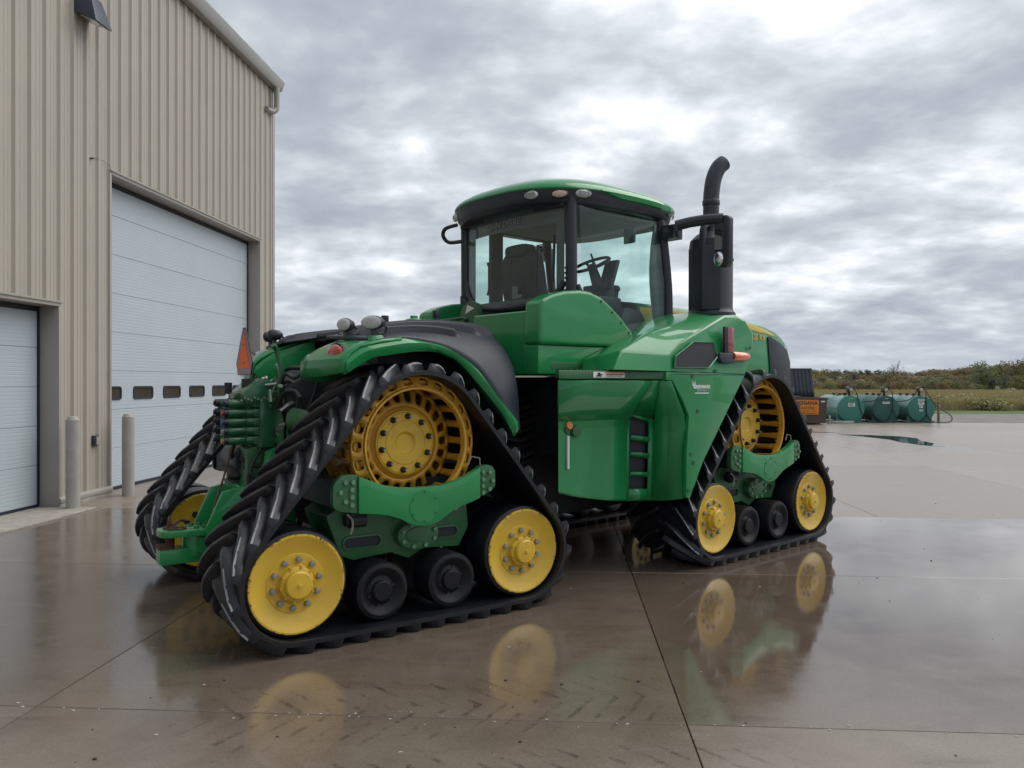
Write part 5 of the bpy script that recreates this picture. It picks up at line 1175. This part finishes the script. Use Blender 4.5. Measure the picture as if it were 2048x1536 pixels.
# ---------------------------------------------------------------- cab
def mirror_pair(fn):
    for q in (-1, 1): fn(q)
DOME = [(1.285, 2.012), (1.29, 2.352), (1.31, 2.390), (1.43, 2.445), (1.58, 2.485), (1.76, 2.505), (1.90, 2.502), (2.04, 2.462), (2.17, 2.390), (2.33, 2.280), (2.50, 2.135), (2.62, 2.012)]
for q in (-1, 1):
    bm = NB(); prism(bm, DOME, 'y', q*.70, q*.905); dp = fp('cab_side_dome', bm, GREEN, bev=.045, seg=4, ang=40)
    bm = NB(); prism(bm, [(1.295, 1.765), (1.295, 2.011), (2.7, 2.011), (2.7, 1.765)], 'y', q*.68, q*.872); lw = fp('cab_side_skirt', bm, GREEN, bev=.012)
    if q < 0:
        bm = NB(); prism(bm, [(1.44, 1.80), (1.44, 1.87), (2.09, 1.87), (2.05, 1.80)], 'y', -.875, -.86); part('skirt_pocket', bm, GREEN_D, lw, bev=.006)
        for x, z in ((2.03, 2.443), (2.18, 2.352), (2.30, 2.264), (2.41, 2.176)):
            bm = NB(); cyl(bm, (x, -.89, z - .02), (x, -.909, z - .022), .011, n=10); part('dome_screw', bm, DARK, dp)
# rear box under the cab window
bm = NB(); box(bm, 1.315, 1.75, -.820, .04, 1.755, 2.312); rb = fp('rear_cover', bm, GREEN, bev=.03, seg=3)
bm = NB(); box(bm, 1.308, 1.316, -.79, -.725, 2.24, 2.285); box(bm, 1.308, 1.316, -.795, -.73, 1.84, 1.885); part('cover_latch', bm, GREEN_D, rb, bev=.004)
bm = NB(); prism(bm, [(.08, 1.80), (.08, 2.42), (.12, 2.44), (.20, 2.47), (.31, 2.42), (.345, 2.36), (.345, 1.80)], 'x', 1.40, 1.46); pb_ = fp('rear_corner_plate', bm, GREEN_D, bev=.008)
bm = NB(); v = [bm.verts.new((1.397, y, z)) for y, z in ((.12, 2.39), (.265, 2.345), (.23, 2.43))]; bm.faces.new(v); part('reflector', bm, WHITE, pb_)
bm = NB(); tube(bm, [(1.25, .55, 2.28), (1.36, .26, 2.305), (1.38, .23, 2.30), (1.40, .28, 2.24), (1.40, .30, 2.2)], .014, 8); fp('grab_rail', bm, GREEN_D)

# roof: black surround with green cap
def srow(s, z, n=64, ex=3.2, cx=2.46, hl=.97, hw=.93, rear=1.0):
    o = []
    for i in range(n):
        a = 2*math.pi*i/n; ca, sa = math.cos(a), math.sin(a)
        x = math.copysign(abs(ca)**(2/ex), ca)*hl*s; y = math.copysign(abs(sa)**(2/ex), sa)*hw*s
        # the rear edge bows out, the sides droop toward front and rear corners
        bow = .055*(1 - (y/hw)**2) * (1 if x < 0 else .5)
        drop = -.022*(x/hl)**2 - .030*(y/hw)**2
        o.append((cx + x + math.copysign(bow, x) * min(1, abs(x)/.6), y, z + drop * min(1, s*1.2)))
    return o
bm = NB(); loft(bm, [srow(.80, 3.315), srow(.90, 3.303), srow(.955, 3.312), srow(.975, 3.332), srow(.990, 3.385), srow(.998, 3.425), srow(1.003, 3.440), srow(1.0, 3.450), srow(.96, 3.455)], closed=True); 
v0 = srow(.80, 3.315); v = [bm.verts.new(p) for p in v0]; bm.faces.new(v)
rf_ = fp('roof_surround', bm, BLACKP, ang=40)
bm = NB(); loft(bm, [srow(1.006, 3.436), srow(1.011, 3.448), srow(1.0, 3.470), srow(.97, 3.495), srow(.90, 3.530), srow(.80, 3.562), srow(.66, 3.592), srow(.46, 3.615), srow(.25, 3.625)], closed=True); v = [bm.verts.new(p) for p in srow(.25, 3.625)]; bm.faces.new(v); bmesh.ops.remove_doubles(bm, verts=bm.verts, dist=1e-4)
cap = fp('roof_cap', bm, GREEN, ang=40)
for q in (-1, 1):
    bm = NB(); A = []
    for i in range(15):
        x = 2.02 + (3.30 - 2.02)*i/14; d_ = -.022*((x - 2.46)/.97)**2 - .030; yw_ = .93*(1 - abs((x - 2.46)/1.0)**3.2)**(1/3.2)
        k_ = min(1, i/2.5); zt_, zb_ = 3.462 + d_, 3.462 + d_ - .025 - .045*k_
        A.append([(x, q*(yw_ + .010), zt_), (x, q*(yw_ + .022), zt_ - .02), (x, q*(yw_ + .014), zb_ + .01), (x, q*(yw_ - .01), zb_)])
    loft(bm, A); part('roof_side_rail', bm, GREEN, cap, ang=40)
def ovlamp(name, c, nrm, w_, h_, m, par):
    """oval lamp: rim and lens facing nrm"""
    n_ = Vector(nrm).normalized(); xx = Vector((0, 0, 1)).cross(n_).normalized(); Mx = basis(c, xx, Vector((0, 0, 1)) - n_*n_.z)
    bm = NB(); rev(bm, [(1.0, -.02), (1.0, .006), (.92, .012), (.88, .008)], axis='z', n=28)
    for v in bm.verts: v.co = Vector((v.co.x*w_, v.co.y*h_, v.co.z))
    o = part(name, bm, WHITE if m is LENS else BLACKP, par, Mx)
    bm = NB(); rev(bm, [(.90, .004), (.8, .011), (.5, .017), (0, .019)], axis='z', n=28)
    for v in bm.verts: v.co = Vector((v.co.x*w_, v.co.y*h_, v.co.z))
    l = part('lens', bm, m, o)
    if m is LENS:
        bm = NB()
        for t in (-.3, .0, .3): box(bm, -w_*.72, w_*.72, h_*t - .003, h_*t + .003, .016, .021)
        part('lens_bar', bm, STEEL, l)
    return o
ovlamp('roof_lamp', (1.505, -.545, 3.358), (-1, -.22, .05), .066, .034, LENS, rf_)
ovlamp('beacon_lamp', (1.655, -.757, 3.352), (-.78, -.62, .05), .078, .038, PINKL, rf_)
ovlamp('roof_lamp', (1.845, -.866, 3.368), (-.40, -.92, .05), .072, .034, LENS, rf_)
ovlamp('roof_lamp', (1.575, .665, 3.35), (-.85, .5, .0), .06, .04, LENS, rf_)
ovlamp('roof_lamp', (3.10, -.850, 3.375), (.25, -1, -.1), .055, .045, LENS, rf_)
bm = NB(); tube(bm, [(1.66, .74, 3.30), (1.60, .86, 3.27), (1.60, .90, 3.20), (1.66, .88, 3.14), (1.76, .80, 3.15)], .020, 8, sub=5); fp('roof_handle', bm, BLACKP)

# frame
cf = NB()
for q in (-1, 1):
    tube(cf, [(1.80, q*.765, 2.36), (1.795, q*.765, 2.6), (1.79, q*.765, 3.36)], .052, 12)
    tube(cf, [(3.10, q*.815, 2.27), (3.09, q*.82, 2.6), (3.03, q*.815, 3.05), (2.96, q*.80, 3.36)], .048, 12, sub=4)
    tube(cf, [(1.83, q*.80, 2.56), (1.87, q*.81, 2.49), (1.96, q*.81, 2.43), (2.20, q*.815, 2.32), (2.50, q*.82, 2.165), (2.62, q*.82, 2.135), (2.75, q*.82, 2.16), (3.09, q*.82, 2.30)], .030, 10, sub=5)
tube(cf, [(1.775, -.70, 2.60), (1.74, -.62, 2.49), (1.70, -.45, 2.43), (1.665, -.1, 2.395), (1.67, .2, 2.405), (1.71, .48, 2.46), (1.75, .64, 2.56), (1.785, .73, 2.72)], .030, 10, sub=5)
box(cf, 1.70, 1.80, -.74, .74, 3.262, 3.36); box(cf, 1.8, 3.0, -.80, -.72, 3.27, 3.36); box(cf, 1.8, 3.0, .72, .80, 3.27, 3.36)
prism(cf, [(-.76, 2.30), (-.76, 2.52), (-.60, 2.47), (-.1, 2.39), (.2, 2.39), (.50, 2.45), (.76, 2.58), (.76, 2.30)], 'x', 1.715, 1.74)
CF = fp('cab_frame', cf, BLACKP, ang=40)
bm = NB()
for z in (2.62, 2.665, 2.71): rev(bm, [(.012, 0), (.010, -.008), (0, -.009)], (1.735, -.755, z), 'x', 10)
part('frame_bolt', bm, DARK, CF)
bm = NB(); box(bm, 2.13, 2.28, .74, .81, 2.3, 3.36); fp('door_post', bm, TINT, bev=.015)
bm = NB(); tube(bm, [(2.08, .76, 2.62), (2.05, .70, 2.66), (2.05, .70, 2.90), (2.08, .76, 2.95)], .014, 8); fp('door_handle', bm, BLACKP)
# glass
def glass(name, rows):
    bm = NB(); loft(bm, rows); return fp(name, bm, GLASS, ang=80)
glass('rear_window', [[(1.772 - .105*(1 - (y/.72)**2), y, z) for y in [-.70 + 1.40*i/14 for i in range(15)]] for z in (2.40, 2.7, 3.0, 3.30)])
glass('side_window', [[(x, -.812 - .02*math.sin(math.pi*(z - 2.1)/1.2), z) for x in (1.85, 2.2, 2.6, 3.06 - .1*max(0, z - 2.6)/.7)] for z in (2.14, 2.4, 2.7, 3.0, 3.30)])
glass('side_window', [[(x, .812, z) for x in (1.85, 2.5, 3.06 - .1*max(0, z - 2.6)/.7)] for z in (2.14, 2.7, 3.30)])
glass('windscreen', [[(3.09 - .12*max(0, z - 2.4)/.9 + .11*(1 - (y/.8)**2), y, z) for y in [-.78 + 1.56*i/12 for i in range(13)]] for z in (2.35, 2.8, 3.30)])
# printed black border on the rear window and its lettering
bm = NB()
xr = lambda y: 1.772 - .105*(1 - (y/.72)**2) + .006
for za, zb, ya, yb in ((2.40, 3.30, .52, .70), (2.40, 3.30, -.70, -.62), (2.40, 2.47, -.62, .52), (3.13, 3.30, -.62, .52)):
    n = 10; loft(bm, [[(xr(ya + (yb-ya)*i/n), ya + (yb-ya)*i/n, z) for i in range(n+1)] for z in (za, zb)])
part('window_border', bm, FRIT, CF)
link('lettering', text_mesh('JOHN DEERE', .088, DECD, .001), tr, TF @ basis((1.660, .03, 3.195), (0.02, -1, 0), (0, 0, 1)))
# broad dark edge of the door glass by the front post
bm = NB(); loft(bm, [[(2.80 + .10*min(1, abs(z - 2.75)/.5)**2, -.806 - .02*math.sin(math.pi*(z - 2.1)/1.2), z), (3.06 - .1*max(0, z - 2.6)/.7, -.806, z)] for z in (2.2, 2.35, 2.5, 2.65, 2.8, 3.0, 3.15, 3.30)]); part('door_edge', bm, FRIT, CF, sol=.006)
# inside
bm = NB(); box(bm, 1.80, 3.02, -.72, .72, 3.28, 3.31); fp('headliner', bm, LINER)
bm = NB(); box(bm, 1.76, 3.05, -.74, .74, 1.95, 2.26); box(bm, 1.76, 1.95, -.72, .72, 2.26, 2.44); fp('cab_floor', bm, TINT)
st_ = NB(); 
loft(st_, [[(x + .02*(1 - (y/.26)**2), y*(1 if z < 2.85 else .86 if z < 2.93 else .6), z) for y in (-.25, -.17, -.06, .06, .17, .25)] for x, z in ((1.98, 2.36), (1.93, 2.5), (1.90, 2.65), (1.88, 2.80), (1.87, 2.90), (1.88, 2.955))])
seat = fp('driver_seat', st_, SEATM, sol=.13, sub=1, ang=80)
bm = NB(); box(bm, 1.98, 2.48, -.26, .26, 2.30, 2.46); part('seat_cushion', bm, SEATM, seat, bev=.05)
bm = NB(); loft(bm, [[(1.86, y, z) for y in (-.17, 0, .17)] for z in (2.90, 2.97, 3.02)]); part('headrest', bm, SEATM, seat, sol=.09, sub=1)
bm = NB(); box(bm, 2.05, 2.45, -.42, -.32, 2.45, 2.55); box(bm, 2.05, 2.40, .32, .42, 2.45, 2.55); part('armrest', bm, SEATM, seat, bev=.03)
bm = NB(); box(bm, 1.812, 1.815, -.02, .06, 2.50, 2.62); box(bm, 1.812, 1.815, -.08, -.02, 2.50, 2.54); part('seat_label', bm, LINER, seat)
sw = NB(); c = Vector((2.86, 0, 2.93)); ax = Vector((-.45, 0, .9)).normalized(); uu = Vector((0, 1, 0)); vv = ax.cross(uu)
tube(sw, [c + (uu*math.cos(R(a)) + vv*math.sin(R(a)))*.20 for a in range(0, 361, 15)], .017, 8)
for a in (90, 210, 330): tube(sw, [c - ax*.04, c + (uu*math.cos(R(a)) + vv*math.sin(R(a)))*.20], .014, 6)
cyl(sw, c - ax*.08, c, .05, n=14); swo = fp('steering_wheel', sw, BLACKP)
bm = NB(); tube(bm, [c - ax*.06, c - ax*.26, (3.00, 0, 2.45), (3.05, 0, 2.2)], [.05, .10], 12); box(bm, 2.90, 3.10, -.16, .16, 2.55, 2.72); fp('steering_column', bm, TINT, bev=.03)
bm = NB(); hexa(bm, [(2.92, -.20, 2.66), (2.98, -.20, 2.66), (2.98, -.03, 2.66), (2.92, -.03, 2.66), (3.04, -.20, 2.98), (3.10, -.20, 2.98), (3.10, -.03, 2.98), (3.04, -.03, 2.98)]); fp('display', bm, TINT, bev=.015)
bm = NB(); hexa(bm, [(2.50, -.68, 2.20), (3.04, -.68, 2.20), (3.04, -.30, 2.2), (2.50, -.30, 2.2), (2.62, -.68, 2.42), (2.86, -.68, 2.40), (2.86, -.34, 2.40), (2.62, -.34, 2.42)]); box(bm, 2.40, 2.72, -.55, -.35, 2.40, 2.53); fp('side_console', bm, TINT, bev=.03)
bm = NB(); tube(bm, [(2.68, -.5, 2.5), (2.70, -.5, 2.60)], .02, 8); ball(bm, (2.70, -.5, 2.62), .035); fp('control_lever', bm, TINT)
bm = NB(); box(bm, 2.70, 2.73, -.72, -.58, 3.05, 3.20); fp('interior_mirror', bm, LINER, bev=.02)
bm = NB(); tube(bm, [(3.18, .02, 2.50), (3.12, .25, 3.10)], .012, 6); tube(bm, [(3.17, .10, 2.60), (3.12, .22, 3.02)], .018, 6); fp('wiper', bm, BLACKP)
bm = NB(); box(bm, 2.96, 3.02, -.80, -.76, 2.60, 2.92); fp('corner_display', bm, LINER, bev=.01)
bm = NB(); tube(bm, [(1.74, -.50, 2.95), (1.71, -.42, 2.95), (1.70, -.42, 2.55)], .012, 6); tube(bm, [(1.745, -.60, 3.02), (1.73, -.60, 2.6)], .014, 6); fp('wiper', bm, BLACKP)

# mirrors
for q in (-1, 1):
    bm = NB(); tube(bm, [(3.00, q*.85, 3.16), (3.06, q*.98, 3.17)], .075, 10); box(bm, 2.96, 3.10, min(q*.82, q*.99), max(q*.82, q*.99), 3.09, 3.22); tube(bm, [(3.04, q*.96, 3.22), (3.10, q*1.08, 3.245), (3.18, q*1.24, 3.26), (3.24, q*1.36, 3.255)], .052, 10); ma = fp('mirror_arm', bm, BLACKP, bev=.0)
    bm = NB(); prism(bm, [(q*1.275, 2.86), (q*1.27, 3.18), (q*1.285, 3.26), (q*1.32, 3.285), (q*1.41, 3.285), (q*1.44, 3.26), (q*1.435, 2.84), (q*1.41, 2.79), (q*1.30, 2.80)], 'x', 3.215, 3.30); mh = part('mirror_head', bm, BLACKP, ma, bev=.02, seg=3)
    bm = NB(); box(bm, 3.208, 3.2145, min(q*1.285, q*1.37), max(q*1.285, q*1.37), 2.96, 3.25); part('mirror_glass', bm, MIRROR, mh)
    bm = NB(); ball(bm, (3.222, q*1.325, 2.875), .026, .055, .075, 18); part('convex_mirror', bm, MIRROR, mh)

# exhaust and aftertreatment stack
mx_, my_ = 3.63, -.95
bm = NB(); rev(bm, [(.245, 2.37), (.245, 2.40), (.225, 2.42), (.218, 2.45), (.218, 3.09), (.210, 3.14), (.15, 3.20), (.095, 3.23), (.085, 3.26)], (mx_, my_, 0), 'z', 40); mf = fp('exhaust_canister', bm, MUFF, ang=35)
bm = NB(); hexa(bm, [(3.38, -1.02, 2.42), (3.50, -1.16, 2.42), (3.60, -1.0, 2.42), (3.45, -.80, 2.42), (3.38, -1.02, 3.06), (3.50, -1.16, 3.06), (3.60, -1.0, 3.06), (3.45, -.80, 3.06)]); hs = part('heat_shield', bm, MUFF, mf, bev=.015)
bm = NB(); tube(bm, [(mx_, my_, 3.20), (mx_, my_, 3.45), (mx_ + .005, my_, 3.62), (mx_ + .03, my_ - .01, 3.78), (mx_ + .08, my_ - .03, 3.895), (mx_ + .145, my_ - .05, 3.955)], .078, 24, sub=6, cap=False); part('tail_pipe', bm, MUFF, mf, sol=.006, ang=50)
bm = NB(); rev(bm, [(.082, 3.50), (.088, 3.51), (.088, 3.55), (.082, 3.56)], (mx_, my_, 0), 'z', 28); part('pipe_clamp', bm, MUFF, mf)
bm = NB(); tube(bm, [(3.42, -1.0, 3.05), (3.42, -1.0, 3.20), (3.45, -1.0, 3.27), (3.54, -.98, 3.30), (3.62, -.96, 3.31)], .034, 12, sub=5); part('intake_pipe', bm, MUFF, mf)
for x, y, z in ((3.79, -1.09, 2.95), (3.80, -1.07, 2.5)):
    bm = NB(); cyl(bm, (x, y, z), (x + .012, y - .012, z), .018, n=10); part('shield_bolt', bm, DARK, mf)

# ------------------------------------------------------------------ closing the ground under the tractor is real contact: lugs stand on z = 0
